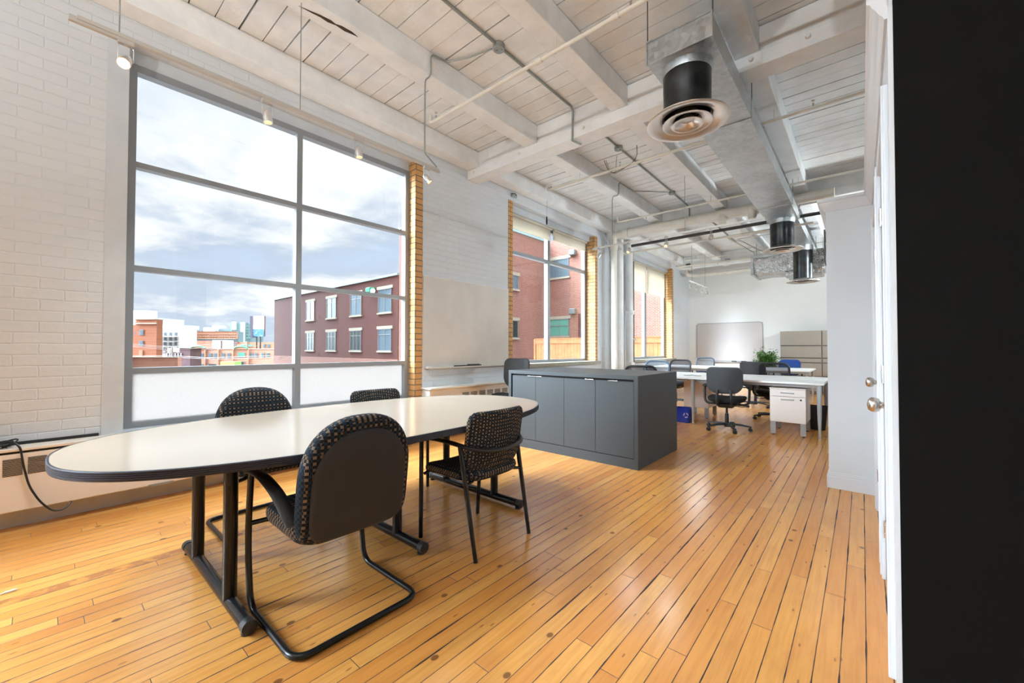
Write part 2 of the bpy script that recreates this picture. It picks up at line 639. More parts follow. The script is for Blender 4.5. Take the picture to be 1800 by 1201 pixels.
BINK = mat('black_bin', (.022, .022, .024), .6)
FILEM = mat('filing_enamel', srgb(176, 168, 156), .45, var=.03)
FILED = mat('filing_gap', srgb(72, 68, 62), .6)
BOARDM = mat('whiteboard_surface', srgb(206, 199, 196), .75, var=.03, vscale=2, spec=.2)
BOARDF = mat('whiteboard_frame', srgb(168, 165, 162), .4, .4)
PANELM = mat('wall_panel', srgb(206, 200, 192), .5, var=.07, vscale=2)
SEATF = fabric_material('checked_fabric', (.008, .009, .011), srgb(122, 106, 92), srgb(34, 52, 68), .0125)
SEATF2 = fabric_material('small_checked_fabric', (.008, .009, .011), srgb(138, 122, 102), srgb(34, 54, 74), .0105)
TSEAT = mat('task_seat_fabric', (.006, .006, .007), .95, bump=.3, bscale=400)
TSHELL = mat('task_shell', (.032, .034, .038), .5, bump=.3, bscale=400)
TBLUE = mat('blue_fabric', srgb(26, 62, 128), .85, bump=.3, bscale=300)
TFRAMEG = mat('grey_blue_frame', srgb(62, 76, 92), .4)
MESHK = glass_material('mesh_black', (.30, .30, .32), .6, .02)
MESHG = glass_material('mesh_grey', (.50, .55, .62), .6, .05)
POTM = mat('pot_clay', srgb(70, 66, 62), .6)
SOIL = mat('soil', (.03, .02, .015), .95)
STEM = mat('stem_bark', srgb(96, 78, 58), .85)
BLIND = mat('blind_fabric', srgb(236, 232, 222), .8)
CORDM = mat('black_cord', (.01, .01, .011), .35)
CORDW = mat('white_cord', srgb(225, 225, 225), .4)

# translucency for the roller blinds
_b = NT.__new__(NT)
_m = BLIND.node_tree
_p = [n for n in _m.nodes if n.type == 'BSDF_PRINCIPLED'][0]
_o = [n for n in _m.nodes if n.type == 'OUTPUT_MATERIAL'][0]
_t = _m.nodes.new('ShaderNodeBsdfTranslucent')
_t.inputs[0].default_value = (*srgb(240, 232, 214), 1)
_x = _m.nodes.new('ShaderNodeMixShader')
_x.inputs[0].default_value = .45
_m.links.new(_p.outputs[0], _x.inputs[1])
_m.links.new(_t.outputs[0], _x.inputs[2])
_m.links.new(_x.outputs[0], _o.inputs[0])

# leaf material
LEAF, _t2, _b2, _o2 = newmat('leaf')
_P = _t2.n('ShaderNodeTexCoord').outputs['Object']
_t2.put(_b2.inputs['Base Color'], _t2.mix(_t2.ss(_t2.noise(_P, 22.0, 2), .35, .65), srgb(40, 92, 34), srgb(122, 176, 80)))
_t2.put(_b2.inputs['Roughness'], .4)

# ------------------------------------------------------------------ room shell
WX = -4.27      # inner face of the window wall
Y0, Y1 = -6.0, 13.83
XR = 2.6
ZC = 3.96

struct(MB().box(WX - .4, XR + .2, Y0 - .2, Y1 + .2, -.12, 0).build('floor', FLOOR))

# window openings: (brick strip start, opening start, opening end, strip end, z bottom, z top)
OP = [(-4.20, -4.08, -1.45, -1.33, .53, 3.57), (.30, .42, 3.074, 3.19, .53, 3.57), (4.857, 4.969, 7.644, 7.746, .86, 3.57), (9.44, 9.55, 12.229, 12.345, .84, 3.57)]
wl = MB()
ys = Y0 - .2
for n, (a, b, c, d_, z0, z1) in enumerate(OP):
    th = .20 if n <= 1 else .29
    wl.box(WX - th, WX, ys, a, 0, ZC + .1)
    wl.box(WX - th, WX, a, d_, 0, z0)
    wl.box(WX - th, WX, a, d_, z1, ZC + .1)
    ys = d_
wl.box(WX - .29, WX, ys, Y1 + .2, 0, ZC + .1)
struct(wl.build('wall_left', WALLBRICK))
k = 1
for n, (a, b, c, d_, z0, z1) in enumerate(OP):
    for p, q in ((a, b), (c, d_)):
        m = JAMB if (n <= 1 and p == a) else YBRICK
        struct(MB().box(WX - (.20 if n <= 1 else .29), WX + .004, p, q, z0, z1).build('trim_%d' % k, m))
        k += 1

struct(MB().box(WX - .4, XR + .2, Y1, Y1 + .2, 0, ZC + .1).build('wall_back', FARWALL))
fwl = MB()
fwl.box(WX - .29, -3.6, Y0 - .2, Y0, 0, ZC + .1)
fwl.box(-2.3, XR + .2, Y0 - .2, Y0, 0, ZC + .1)
fwl.box(-3.6, -2.3, Y0 - .2, Y0, 0, .9)
fwl.box(-3.6, -2.3, Y0 - .2, Y0, 3.5, ZC + .1)
struct(fwl.build('wall_front', PAINT))
fw = MB()
for a_, b_ in ((-3.6, -3.54), (-2.36, -2.3)):
    fw.box(a_, b_, Y0 - .14, Y0 - .06, .9, 3.5)
for a_, b_ in ((.9, .96), (2.2, 2.26), (3.44, 3.5)):
    fw.box(-3.6, -2.3, Y0 - .14, Y0 - .06, a_, b_)
fwo = struct(fw.build('window_5', ALU))  # unseen window added behind the camera to light the room
MB().box(-3.56, -2.34, Y0 - .105, Y0 - .10, .93, 3.47).build('glass_pane', GLASS, fwo)
struct(MB().box(XR, XR + .2, Y0, Y1, 0, ZC + .1).build('wall_right', PAINT))
# black painted partition wall beside the camera
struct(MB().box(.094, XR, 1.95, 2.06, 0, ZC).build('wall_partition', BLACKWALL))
# closet enclosure with white walls
cw = MB()
cw.box(.10, .16, 2.06, 4.42, 0, 2.40)
cw.box(-.226, .16, 4.415, 7.3, 0, 2.40)
cw.box(.08, .10, 1.952, 2.07, 0, 2.40)
cw.box(.08, .10, 2.84, 3.10, 0, 2.40)
cw.box(.08, .10, 4.00, 4.415, 0, 2.40)
cw.box(.08, .10, 2.07, 2.84, 2.08, 2.40)
cw.box(.08, .10, 3.10, 4.00, 2.08, 2.40)
cw.box(.08, XR, 1.96, 4.415, 2.40, 2.44)
cw.box(-.226, XR, 4.415, 7.3, 2.40, 2.44)
struct(cw.build('wall_closet', CLOSET))


def crown(poly_xy, name):
    """stepped crown moulding following an open path of corners (mitred)"""
    prof = [(0.0, 2.36), (.008, 2.36), (.012, 2.372), (.022, 2.385), (.030, 2.402), (.040, 2.416), (.046, 2.432), (.056, 2.438), (.056, 2.462), (0.0, 2.462)]
    P = [Vector(p) for p in poly_xy]
    mb = MB()
    rings = []
    for i, p in enumerate(P):
        def nrm(a, b):
            e = (b - a).normalized()
            return Vector((-e.y, e.x))
        if i == 0:
            nn = nrm(P[0], P[1])
        elif i == len(P) - 1:
            nn = nrm(P[-2], P[-1])
        else:
            a, b = nrm(P[i - 1], P[i]), nrm(P[i], P[i + 1])
            nn = (a + b) / (1 + a.dot(b))
        rings.append([mb.b.verts.new((p.x + nn.x * o, p.y + nn.y * o, z)) for o, z in prof])
    for A, B in zip(rings, rings[1:]):
        for j in range(len(prof)):
            kk = (j + 1) % len(prof)
            mb.b.faces.new((A[j], A[kk], B[kk], B[j]))
    mb.b.faces.new(rings[0])
    mb.b.faces.new(rings[-1])
    return struct(mb.build(name, TRIMW))


crown([(.08, 1.955), (.08, 4.415), (-.226, 4.415), (-.226, 7.3)], 'trim_20')

bb = MB()
for z0, z1, o in ((0, .10, .014), (.10, .118, .010), (.118, .132, .006)):
    bb.box(-.226 - o, .08, 4.415 - o, 4.415, z0, z1)
    bb.box(-.226 - o, -.226, 4.415, 7.3, z0, z1)
struct(bb.build('baseboard_closet', TRIMW))

# closet doors with knobs and hinges
for n, (ya, yb, kn, hg) in enumerate(((2.075, 2.835, 2.16, 2.815), (3.105, 3.995, 3.20, 3.975))):
    d0 = struct(MB().box(.088, .10, ya, yb, .008, 2.075).build('door_%d' % (n + 1), TRIMW, bevel=.002))
    cs = MB()
    cs.box(.066, .082, ya - .07, ya, 0, 2.15)
    cs.box(.066, .082, yb, yb + .07, 0, 2.15)
    cs.box(.066, .082, ya, yb, 2.08, 2.15)
    cs.box(.060, .068, ya - .07, ya - .05, 0, 2.15)
    cs.box(.060, .068, yb + .05, yb + .07, 0, 2.15)
    cs.build('door_casing', TRIMW, d0, bevel=.003)
    kb = MB()
    Mx = Matrix.Rotation(-PI / 2, 4, 'Y')
    zk = .96 if n == 0 else .985
    kb.lathe([(0.0, .0), (.032, 0.0), (.032, .004), (.026, .009), (.014, .014), (.012, .030), (.014, .034), (.025, .040), (.029, .052), (.028, .064), (.020, .073), (0.0, .076)], (.088, kn, zk), 28, M=Mx)
    kb.build('door_knob', NICKEL, d0, smooth=True)
    for zh in (1.86, 1.05, .26):
        hb = MB()
        hb.tube([(.082, hg + .012, zh - .045), (.082, hg + .012, zh + .045)], .007, 8)
        hb.box(.080, .0885, hg - .016, hg + .012, zh - .045, zh + .045)
        for q in (-.02, .02):
            hb.tube([(.082, hg + .012, zh + q - .002), (.082, hg + .012, zh + q + .002)], .0085, 8)
        hb.build('hinge', CHROME, d0)

# ------------------------------------------------------------------ ceiling boards, beams, girders
cb = MB()
y = Y0
while y < Y1:
    g = random.choice([.006, .008, .010, .012, .014, .007])
    dz = random.uniform(-.003, .003)
    # irregular front edge: board made of a few pieces along its length
    xs = [WX - .05]
    while xs[-1] < XR:
        xs.append(min(XR + .05, xs[-1] + random.uniform(.35, .9)))
    top = [(x, y + .1775 - g + random.uniform(-.004, .003)) for x in xs]
    for (xa, ya_), (xb, yb_) in zip(top, top[1:]):
        cb.prism([(xa, y), (xb, y), (xb, yb_), (xa, ya_)], ZC + dz, ZC + .03 + dz)
    y += .1775
struct(cb.build('ceiling', BEAMP))
struct(MB().box(WX - .4, XR + .2, Y0 - .2, Y1 + .2, ZC + .036, ZC + .3).build('ceiling_deck', DARK))
BAYS = [(Y0, 4.0), (4.16, 8.18), (8.35, 12.70), (12.86, Y1)]
BX = [(-4.268, -4.075), (-3.22, -3.03), (-2.02, -1.84), (-.83, -.64), (.38, .57), (1.6, 1.8)]
for bi, (a, b) in enumerate(BAYS):
    for (x0, x1) in BX:
        mb = MB()
        nseg = max(2, int((b - a) / .5))
        for s_ in range(nseg):
            pass
        mb.box(x0, x1, a, b, 3.73, ZC - .004)
        struct(mb.build('ceiling_beam', BEAMP, bevel=.008))
for gy in (4.0, 8.18, 12.70):
    g = MB()
    g.box(WX + .002, XR, gy, gy + .16, 3.62, ZC - .004)
    g.box(WX + .002, XR, gy - .03, gy + .19, 3.60, 3.728)
    struct(g.build('ceiling_girder', BEAMP, bevel=.006))
# bolts on the near girder face
for x in (-4.14, -3.30, -2.36, -1.42, -.70, -.30):
    tag(MB().lathe([(0, -.03), (.016, -.028), (.02, -.014), (.02, 0)], (x, 3.972, 3.675), 10, 'Y', M=Matrix.Rotation(-PI / 2, 4, 'X')).build('girder_bolt', PAINT, smooth=True),
        'painted bolt head in the face of the nearest ceiling girder', 'bolt', 'bolts along the nearest girder')
# split wood on the underside of the beam by the first window
sp = MB()
sp.prism([(-3.150, 1.22), (-3.130, 1.30), (-3.112, 1.36), (-3.100, 1.44), (-3.108, 1.48), (-3.090, 1.52), (-3.085, 1.60), (-3.098, 1.66), (-3.112, 1.60), (-3.124, 1.56), (-3.118, 1.49), (-3.136, 1.43), (-3.132, 1.37), (-3.142, 1.31)], 3.7275, 3.7305)
tag(sp.build('wood_crack', mat('raw_crack', srgb(70, 52, 40), .9)), 'dark split in the underside of the white beam over the oval table', 'crack')


# ------------------------------------------------------------------ windows
def window(n, y0, y1, z0, z1, xf, mull, bars, frost_below=None, dep=.08, thick=.045):
    """frame front plane at xf (facing +X), depth dep outward"""
    w = MB()
    zt = z1
    w.box(xf - dep, xf, y0, y0 + thick, z0, zt)
    w.box(xf - dep, xf, y1 - thick, y1, z0, zt)
    w.box(xf - dep + .002, xf - .0006, y0 + .001, y1 - .001, z0 + .001, z0 + thick)
    w.box(xf - dep + .002, xf - .0006, y0 + .001, y1 - .001, zt - thick, zt - .001)
    for a, b in mull:
        w.box(xf - dep + .001, xf - .0003, a, b, z0 + .002, zt - .002)
    for a, b in bars:
        w.box(xf - dep + .004, xf - .001, y0 + .002, y1 - .002, a, b)
    o = struct(w.build('window_%d' % n, ALU))
    cols = [y0 + thick] + [v for m_ in mull for v in m_] + [y1 - thick]
    rows = [z0 + thick] + [v for m_ in bars for v in m_] + [zt - thick]
    for i in range(0, len(cols), 2):
        for j in range(0, len(rows), 2):
            fr = frost_below is not None and rows[j + 1] <= frost_below
            MB().box(xf - dep + .012, xf - dep + .018, cols[i] - .004, cols[i + 1] + .004, rows[j] - .004, rows[j + 1] + .004).build('glass_pane', FROST if fr else GLASS, o)
    return o


window(1, .42, 3.074, .53, 3.46, -4.39, [(1.70, 1.755)], [(.975, 1.022), (1.80, 1.842), (2.632, 2.676)], 1.0, thick=.06)
window(4, -4.08, -1.45, .53, 3.46, -4.39, [(-2.80, -2.745)], [(.975, 1.022), (1.80, 1.842), (2.632, 2.676)], 1.0, thick=.06)  # unseen window added behind the camera to let in more daylight
window(2, 4.969, 7.644, .90, 3.46, -4.48, [(6.225, 6.305)], [(2.795, 2.855)], thick=.075)
window(3, 9.55, 12.229, .88, 3.46, -4.48, [(10.72, 10.86)], [], thick=.085)
# head panels, sills
for n, (a, b, x) in enumerate(((.42, 3.074, -4.40), (-4.08, -1.45, -4.40), (4.969, 7.644, -4.49), (9.55, 12.229, -4.49))):
    struct(MB().box(x - .06, x + (.0 if n < 2 else .10), a, b, 3.46, 3.57).build('trim_%d' % (30 + n), JAMB, bevel=.004))
struct(MB().box(-4.60, -4.19, 4.85, 7.76, .862, .925).build('trim_40', SILLM, bevel=.006))
struct(MB().box(-4.60, -4.19, 9.43, 12.36, .842, .905).build('trim_41', SILLM, bevel=.006))
struct(MB().box(-4.50, -4.30, .42, 3.074, .50, .545).build('trim_42', JAMB, bevel=.004))


def blind(y0, y1, zb, xf, label):
    b = thing('roller_blind', label, 'blind', (xf, (y0 + y1) / 2, 3.44), 0, 'roller blinds at the two far windows')
    h = (y1 - y0) / 2
    MB().tube([(.0, -h, 0), (.0, h, 0)], .024, 14).build('roller', BLIND, b, smooth=True)
    MB().box(-.024, -.0225, -h + .008, h - .008, zb - 3.44, 0).build('fabric', BLIND, b)
    MB().box(-.030, -.016, -h + .008, h - .008, zb - 3.44 - .018, zb - 3.44 + .004).build('hem_bar', BLIND, b, bevel=.003)


blind(5.03, 6.285, 3.235, -4.43, 'short cream roller blind at the middle window, on its side nearer the large first window')
blind(6.36, 7.57, 3.27, -4.43, 'short cream roller blind at the middle window, on its side nearer the pipes')
blind(9.63, 10.80, 2.72, -4.43, 'longer cream roller blind at the far window, on the side nearer the pipes')
blind(10.83, 12.15, 2.72, -4.43, 'longer cream roller blind at the far window, on the side nearer the back wall')

# ------------------------------------------------------------------ lamps on tracks
def lamp_head(loc, label, aim=(0, 0, -1), lit=True, power=16, group='spot lamps on the ceiling tracks', drop=.115, spot=True):
    """small chrome can on a two-wire yoke; loc is the point on the underside of the track"""
    o = thing('track_lamp', label, 'lamp', loc, 0, group)
    MB().box(-.016, .016, -.035, .035, -.028, 0).build('track_adapter', TRACKM, o, bevel=.003)
    a = Vector(aim).normalized()
    c = Vector((0, 0, -drop))
    yk = MB()
    for s_ in (-1, 1):
        yk.tube(rounded([(0, .006 * s_, -.026), (0, .032 * s_, -.036), (0, .032 * s_, -drop)], .008), .0022, 6)
    yk.build('yoke', HEADM, o)
    Q = a.to_track_quat('Z', 'Y').to_matrix().to_4x4()
    MB().lathe([(0, -.045), (.014, -.044), (.022, -.034), (.028, -.012), (.030, .030), (.030, .046), (.027, .046), (.024, .030), (0, .028)], c, 20, M=Q).build('lamp_can', HEADM, o, smooth=True)
    MB().lathe([(0, .040), (.014, .039), (.023, .034)], c, 16, M=Q).build('bulb', LAMPHOT if 'glaring' in label else LAMPON if lit else LAMPOFF, o, smooth=True)
    if lit and spot:
        L = bpy.data.lights.new('lamp_light', 'SPOT')
        L.energy = power
        L.spot_size = R(160)
        L.spot_blend = 1.0
        L.shadow_soft_size = .06
        L.color = (.86, .96, 1.0)
        lo = bpy.data.objects.new('lamp_light', L)
        COL.objects.link(lo)
        lo.parent = o
        lo.location = c + a * .05
        lo.rotation_euler = a.to_track_quat('-Z', 'Y').to_euler()
    return o


def track(label, p0, p1, rods, mat_, end_label=None):
    a, b = Vector(p0), Vector(p1)
    c = (a + b) / 2
    o = thing('lighting_track', label, 'light track', c)
    dx_ = abs(b.x - a.x) / 2
    dy_ = abs(b.y - a.y) / 2
    if dy_ > dx_:
        MB().box(-.017, .017, -dy_, dy_, -.010, .012).build('track_rail', mat_, o, bevel=.002)
        MB().box(-.012, .012, -dy_ - .03, -dy_ + .16, -.026, .004).build('feed_end', mat_, o, bevel=.003)
        MB().box(-.012, .012, dy_ - .16, dy_ + .02, -.026, .004).build('feed_end', mat_, o, bevel=.003)
    else:
        MB().box(-dx_, dx_, -.017, .017, -.010, .012).build('track_rail', mat_, o, bevel=.002)
        MB().box(-dx_ - .03, -dx_ + .1, -.012, .012, -.022, .004).build('feed_end', mat_, o, bevel=.003)
    for rx, ry, zt, rr in rods:
        MB().tube([(rx - c.x, ry - c.y, .01), (rx - c.x, ry - c.y, zt - c.z)], rr, 8).build('hanger_rod', CONDUIT, o)
    return o


track('grey lighting track hung in front of the large first window', (-3.11, .10, 2.915), (-3.11, 2.50, 2.915), [(-3.11, .262, 3.73, .0035), (-3.11, 1.222, 3.73, .0035)], TRACKM)
lamp_head((-3.11, .29, 2.905), 'glaring warm track lamp at the left end of the track by the first window', (.62, -.25, -.74), power=40)
lamp_head((-3.11, 1.005, 2.905), 'chrome track lamp hanging before the central mullion side of the first window', (.1, .1, -1), power=40)
lamp_head((-3.11, 1.68, 2.905), 'chrome track lamp before the right-hand upper pane of the first window', (.1, .1, -1), power=40)
lamp_head((-3.11, 2.37, 2.905), 'tilted chrome track lamp at the end beside the buff brick jamb of the first window', (.45, .45, -.77), power=40)

# conduit drop feeding the first track
def pipe(name, label, cat, pts, rad, m, rr=.05, group=None, extra=None):
    o = MB().tube(rounded(pts, rr) if rr else pts, rad, 10).build(name, m, smooth=True)
    return tag(o, label, cat, group)


EMT = .0085
pipe('conduit_drop', 'thin steel conduit dropping from a beam to the track beside the first window', 'conduit',
     [(-2.56, 2.68, 3.945), (-2.80, 2.62, 3.945), (-3.00, 2.52, 3.94), (-3.012, 2.36, 3.93), (-3.012, 2.335, 3.90), (-3.012, 2.335, 3.75), (-3.03, 2.335, 3.715), (-3.095, 2.335, 3.715), (-3.10, 2.335, 3.66), (-3.10, 2.335, 3.02), (-3.10, 2.48, 2.935)], .0075, CONDUIT, .03)
pipe('conduit_drop', 'thin steel conduit dropping to the track with the dark pipe behind it', 'conduit',
     [(-2.57, 7.2, 3.945), (-2.80, 6.95, 3.945), (-3.00, 6.75, 3.94), (-3.012, 6.22, 3.93), (-3.012, 6.19, 3.90), (-3.012, 6.19, 3.75), (-3.03, 6.19, 3.715), (-3.12, 6.19, 3.715), (-3.13, 6.19, 3.66), (-3.13, 6.19, 2.93), (-3.14, 6.17, 2.91)], .0075, CONDUIT, .03)
pipe('ceiling_conduit', 'grey steel conduit along the ceiling boards, bending down over the nearest girder', 'conduit',
     [(-2.47, Y0, 3.945), (-2.49, 3.955, 3.945), (-2.50, 3.962, 3.60), (-2.50, 3.962, 3.575), (-2.47, 4.10, 3.575)], .0125, CONDUIT, .06)
pipe('ceiling_conduit', 'grey steel conduit along the second ceiling bay, over the middle window', 'conduit',
     [(-2.505, 4.30, 3.945), (-2.52, 8.10, 3.945), (-2.50, 8.135, 3.90), (-2.50, 8.135, 3.72)], .0125, CONDUIT, .06)
pipe('ceiling_conduit', 'grey steel conduit in the third ceiling bay near the silver wrapped box', 'conduit',
     [(-2.45, 8.6, 3.945), (-2.45, 11.7, 3.945)], .014, CONDUIT, 0)
for i, (x, y, lb) in enumerate(((-2.49, 2.70, 'round junction box on the ceiling boards of the nearest bay'), (-2.51, 5.15, 'junction box on the ceiling just past the nearest girder'), (-2.52, 7.25, 'junction box where the ceiling conduit branches in the second bay'))):
    j = MB()
    j.lathe([(0, -.045), (.05, -.045), (.055, -.040), (.055, 0)], (x, y, ZC - .004), 16)
    j.lathe([(0, -.008), (.01, -.008), (.012, 0)], (x + .02, y + .01, ZC - .049), 8)
    j.lathe([(0, -.008), (.01, -.008), (.012, 0)], (x - .02, y - .01, ZC - .049), 8)
    tag(j.build('junction_box', CONDUIT, smooth=True), lb, 'junction box')


def sprinkler_pipe(label, y, x0, x1, z, heads, rad=.0165, end_up=True, couplings=()):
    o = thing('sprinkler_pipe', label, 'pipe', ((x0 + x1) / 2, y, z))
    cx = (x0 + x1) / 2
    pts = [(x0 - cx, 0, 0), (x1 - cx, 0, 0)]
    if end_up:
        pts = [(x0 - cx - .02, 0, .09), (x0 - cx - .02, 0, 0)] + pts[1:]
    MB().tube(rounded(pts, .03) if end_up else pts, rad, 12).build('pipe_run', PIPEW, o, smooth=True)
    for x in couplings:
        MB().tube([(x - cx - .03, 0, 0), (x - cx + .03, 0, 0)], rad * 1.35, 12).build('coupling', PIPEW, o, smooth=True)
    for x, dr in heads:
        hb = MB()
        zt = z + rad
        if dr > 0:
            hb.tube([(x - cx, 0, 0), (x - cx, 0, .05)], .009, 8)
            hb.lathe([(0, .05), (.014, .052), (.017, .056), (0, .06)], (x - cx, 0, .02), 12)
        else:
            hb.tube([(x - cx, 0, 0), (x - cx, 0, -.05)], .009, 8)
            hb.lathe([(0, -.05), (.014, -.052), (.017, -.056), (0, -.06)], (x - cx, 0, -.02), 12)
        hb.build('sprinkler_head', NICKEL, o, smooth=True)
    # hooks to the ceiling beams
    for bx0, bx1 in BX:
        xc = (bx0 + bx1) / 2
        if x0 < xc < x1:
            MB().tube([(xc - cx + .05, 0, -rad - .004), (xc - cx + .05, 0, 3.728 - z)], .004, 6).build('pipe_hook', PIPEW, o)
    return o


sprinkler_pipe('white sprinkler pipe crossing under the beams of the nearest ceiling bay', 2.725, -3.50, 2.4, 3.62, [(-3.42, 1), (-1.23, 1)], couplings=(-1.35, -2.05))
sprinkler_pipe('white sprinkler pipe crossing the second bay just past the nearest girder', 5.07, -3.64, 2.4, 3.62, [(-3.58, 1), (-2.45, 1), (-.35, 1)], couplings=(-1.0,))
sprinkler_pipe('white sprinkler pipe before the big white pipe of the second bay', 7.24, -3.53, 2.4, 3.62, [(-2.98, -1), (-1.6, -1)], couplings=(-2.2,))
sprinkler_pipe('lower white pipe crossing beside the hanging lamp cluster', 11.80, -4.0, -1.3, 3.50, [(-2.9, -1)], rad=.022, end_up=False)
sprinkler_pipe('thin white pipe above the hanging lamp cluster', 11.62, -3.68, 1.2, 3.62, [(-3.4, 1)], rad=.012)
pipe('bent_pipe', 'zigzag white pipe left of the silver wrapped box', 'pipe', [(-.9, 9.75, 3.60), (-2.20, 9.75, 3.60), (-2.02, 11.55, 3.58), (-2.0, 11.9, 3.40), (-1.6, 11.95, 3.40)], .014, PIPEW, .03)
pipe('bent_pipe', 'second zigzag white pipe, running beside the first near the wrapped box', 'pipe', [(-.9, 9.95, 3.585), (-2.05, 9.95, 3.585), (-1.82, 11.5, 3.56), (-1.5, 11.52, 3.56)], .014, PIPEW, .03)
# loose wires hooked over the second sprinkler pipe
lw = MB()
lw.tube(rounded([(-2.62, 5.0, 3.75), (-2.60, 5.06, 3.62), (-2.52, 5.08, 3.56), (-2.50, 5.08, 3.80)], .04), .003, 5)
lw.tube(rounded([(-2.66, 5.02, 3.77), (-2.62, 5.06, 3.63), (-2.55, 5.08, 3.58), (-2.30, 5.09, 3.63), (-2.22, 5.10, 3.72), (-2.22, 5.09, 3.86)], .05), .004, 5)
lw.tube(rounded([(-2.52, 5.07, 3.56), (-2.40, 5.05, 3.58), (-2.28, 5.04, 3.62)], .03), .003, 5)
tag(lw.build('loose_wire', CORDM), 'dark loose wires looped over the sprinkler pipe past the nearest girder', 'wire')
# hanging connector by the middle window and small fixture on the wall
hc = thing('hanging_connector', 'dark connector hanging on a thin wire before the middle window', 'connector', (-4.09, 5.66, 3.71))
MB().tube([(0, 0, .02), (0, 0, -.26)], .002, 5).build('wire', WIRE, hc)
MB().lathe([(0, -.40), (.012, -.39), (.016, -.34), (.010, -.26), (0, -.25)], (0, 0, 0), 10).build('plug', CORDM, hc, smooth=True)
wf = thing('wall_fixture', 'small metal fitting with dark wire ends on the wall left of the middle window', 'fitting', (-4.268, 4.98, 3.66))
MB().box(0, .035, -.06, .06, -.03, .03).build('housing', CONDUIT, wf, bevel=.01)
MB().tube(rounded([(.03, .05, .01), (.06, -.01, .02), (.04, -.09, .0)], .03), .006, 6).build('wire', CORDM, wf)

sd_ = thing('smoke_detector', 'white round smoke detector on the ceiling, right of the duct', 'smoke detector', (-.03, 4.42, ZC - .006))
MB().lathe([(0, -.045), (.05, -.045), (.062, -.036), (.068, -.012), (.075, -.010), (.075, 0)], (0, 0, 0), 28).build('detector_body', TRACKW, sd_, smooth=True)
MB().lathe([(0, -.052), (.010, -.052), (.012, -.045)], (.02, 0, 0), 12).build('sensor', CORDM, sd_)

# ------------------------------------------------------------------ unseen fill tracks added, then the second and third tracks
track('added unseen lighting track behind the camera', (-2.6, -3.2, 2.915), (1.6, -3.2, 2.915), [(-1.9, -3.2, 3.73, .0035), (1.5, -3.2, 3.9, .0035)], TRACKM)
for x in (-1.7, .7):  # fill lamps added out of view, aimed up to brighten the ceiling
    lamp_head((x, -3.2, 2.905), 'added unseen fill lamp behind the camera', (-.15, .62, .77), True, 200, group='added fill lamps behind the camera')
track('added unseen lighting track behind the white closet', (1.4, 4.9, 2.915), (1.4, 12.6, 2.915), [(1.4, 9.0, 3.95, .0035), (1.4, 12.2, 3.95, .0035)], TRACKW)
for y in (6.0, 9.2, 11.6):  # fill lamps added out of view to brighten the far end
    lamp_head((1.4, y, 2.905), 'added unseen fill lamp behind the white closet', (-.85, -.05, .0) if y > 8 else (-.97, -.1, -.2), True, 170 if y > 8 else 24, group='added fill lamps behind the closet')
track('white lighting track running across the room before the dark pipe', (-3.46, 6.165, 2.895), (-.95, 6.165, 2.895), [(-1.955, 6.165, 3.73, .0035)], TRACKW)
for x, on, lb, aim in ((-3.36, False, 'unlit track lamp at the window end of the crossing white track', (-.3, -.4, -.8)),
                       (-2.83, True, 'lit track lamp on the crossing white track, in front of the tall white pipes', (-.1, -.5, -.85)),
                       (-2.23, True, 'lit track lamp on the crossing white track, under the big white pipe', (.0, -.5, -.85)),
                       (-1.60, False, 'unlit track lamp on the crossing white track, nearest the metal duct', (.1, -.6, -.8))):
    lamp_head((x, 6.165, 2.885), lb, aim, on, 5)
track('short lighting track hanging near the back wall', (-3.16, 10.25, 2.83), (-3.16, 11.80, 2.83), [(-3.16, 10.456, 3.73, .005), (-3.16, 11.572, 3.73, .0035)], TRACKW)
for i, (y, on, lb) in enumerate(((10.32, True, 'lit lamp nearest the camera on the short back-wall track'), (10.80, True, 'second lit lamp on the short back-wall track'), (11.25, True, 'third lit lamp on the short back-wall track'), (11.72, False, 'pale unlit lamp nearest the back wall on the short track'))):
    lamp_head((-3.16, y, 2.82), lb, (.15, -.1, -.98), on, 12)

# ------------------------------------------------------------------ big pipes
bp = thing('water_pipe', 'big white pipe crossing under the second girder from the tall pipe by the windows', 'pipe', (-2.6, 8.02, 3.618))
MB().tube([(-1.20, 0, .0), (2.3, 0, 0)], .082, 20).build('pipe_run', PIPEW, bp, smooth=True)
MB().tube([(-1.20, 0, .0), (-1.08, 0, 0)], .095, 20).build('coupling', PIPEW, bp, smooth=True)
MB().tube(rounded([(-1.10, 0, 0), (-1.44, 0, -.01), (-1.44, .05, -.30)], .12), .07, 16).build('elbow', PIPEW, bp, smooth=True)
for x in (.72, 1.18):
    MB().lathe([(.075, 0), (.075, -.12), (.062, -.135), (.062, -.165), (0, -.17)], (x, -.01, -.02), 16).build('capped_branch', PIPEW, bp, smooth=True)
for x in (-.9, .2, 1.6):
    MB().tube([(x, 0, -.088), (x + .085, 0, 0), (x, 0, .088), (x - .085, 0, 0)], .004, 6, closed=True).build('pipe_clamp', PIPEW, bp)
tp = thing('standpipe', 'tall white round pipe standing between the middle and far windows', 'pipe', (-4.04, 8.06, 0))
MB().tube([(0, 0, 0), (0, 0, 3.60)], .068, 20).build('pipe_run', PIPEW, tp, smooth=True)
MB().lathe([(.085, 0), (.085, .10), (.07, .12)], (0, 0, 3.30), 20).build('coupling', PIPEW, tp, smooth=True)
tp = thing('standpipe', 'tall beige pipe just behind the white round pipe between the windows', 'pipe', (-4.10, 8.42, 0))
MB().tube([(0, 0, 0), (0, 0, 3.72)], .10, 20).build('pipe_run', BEAMP, tp, smooth=True)
MB().lathe([(.12, 0), (.12, .08), (.10, .09)], (0, 0, 3.28), 20).build('coupling', BEAMP, tp, smooth=True)
tp = thing('downpipe', 'boxy painted downpipe with a collar beside the far window', 'pipe', (-4.13, 9.02, 0))
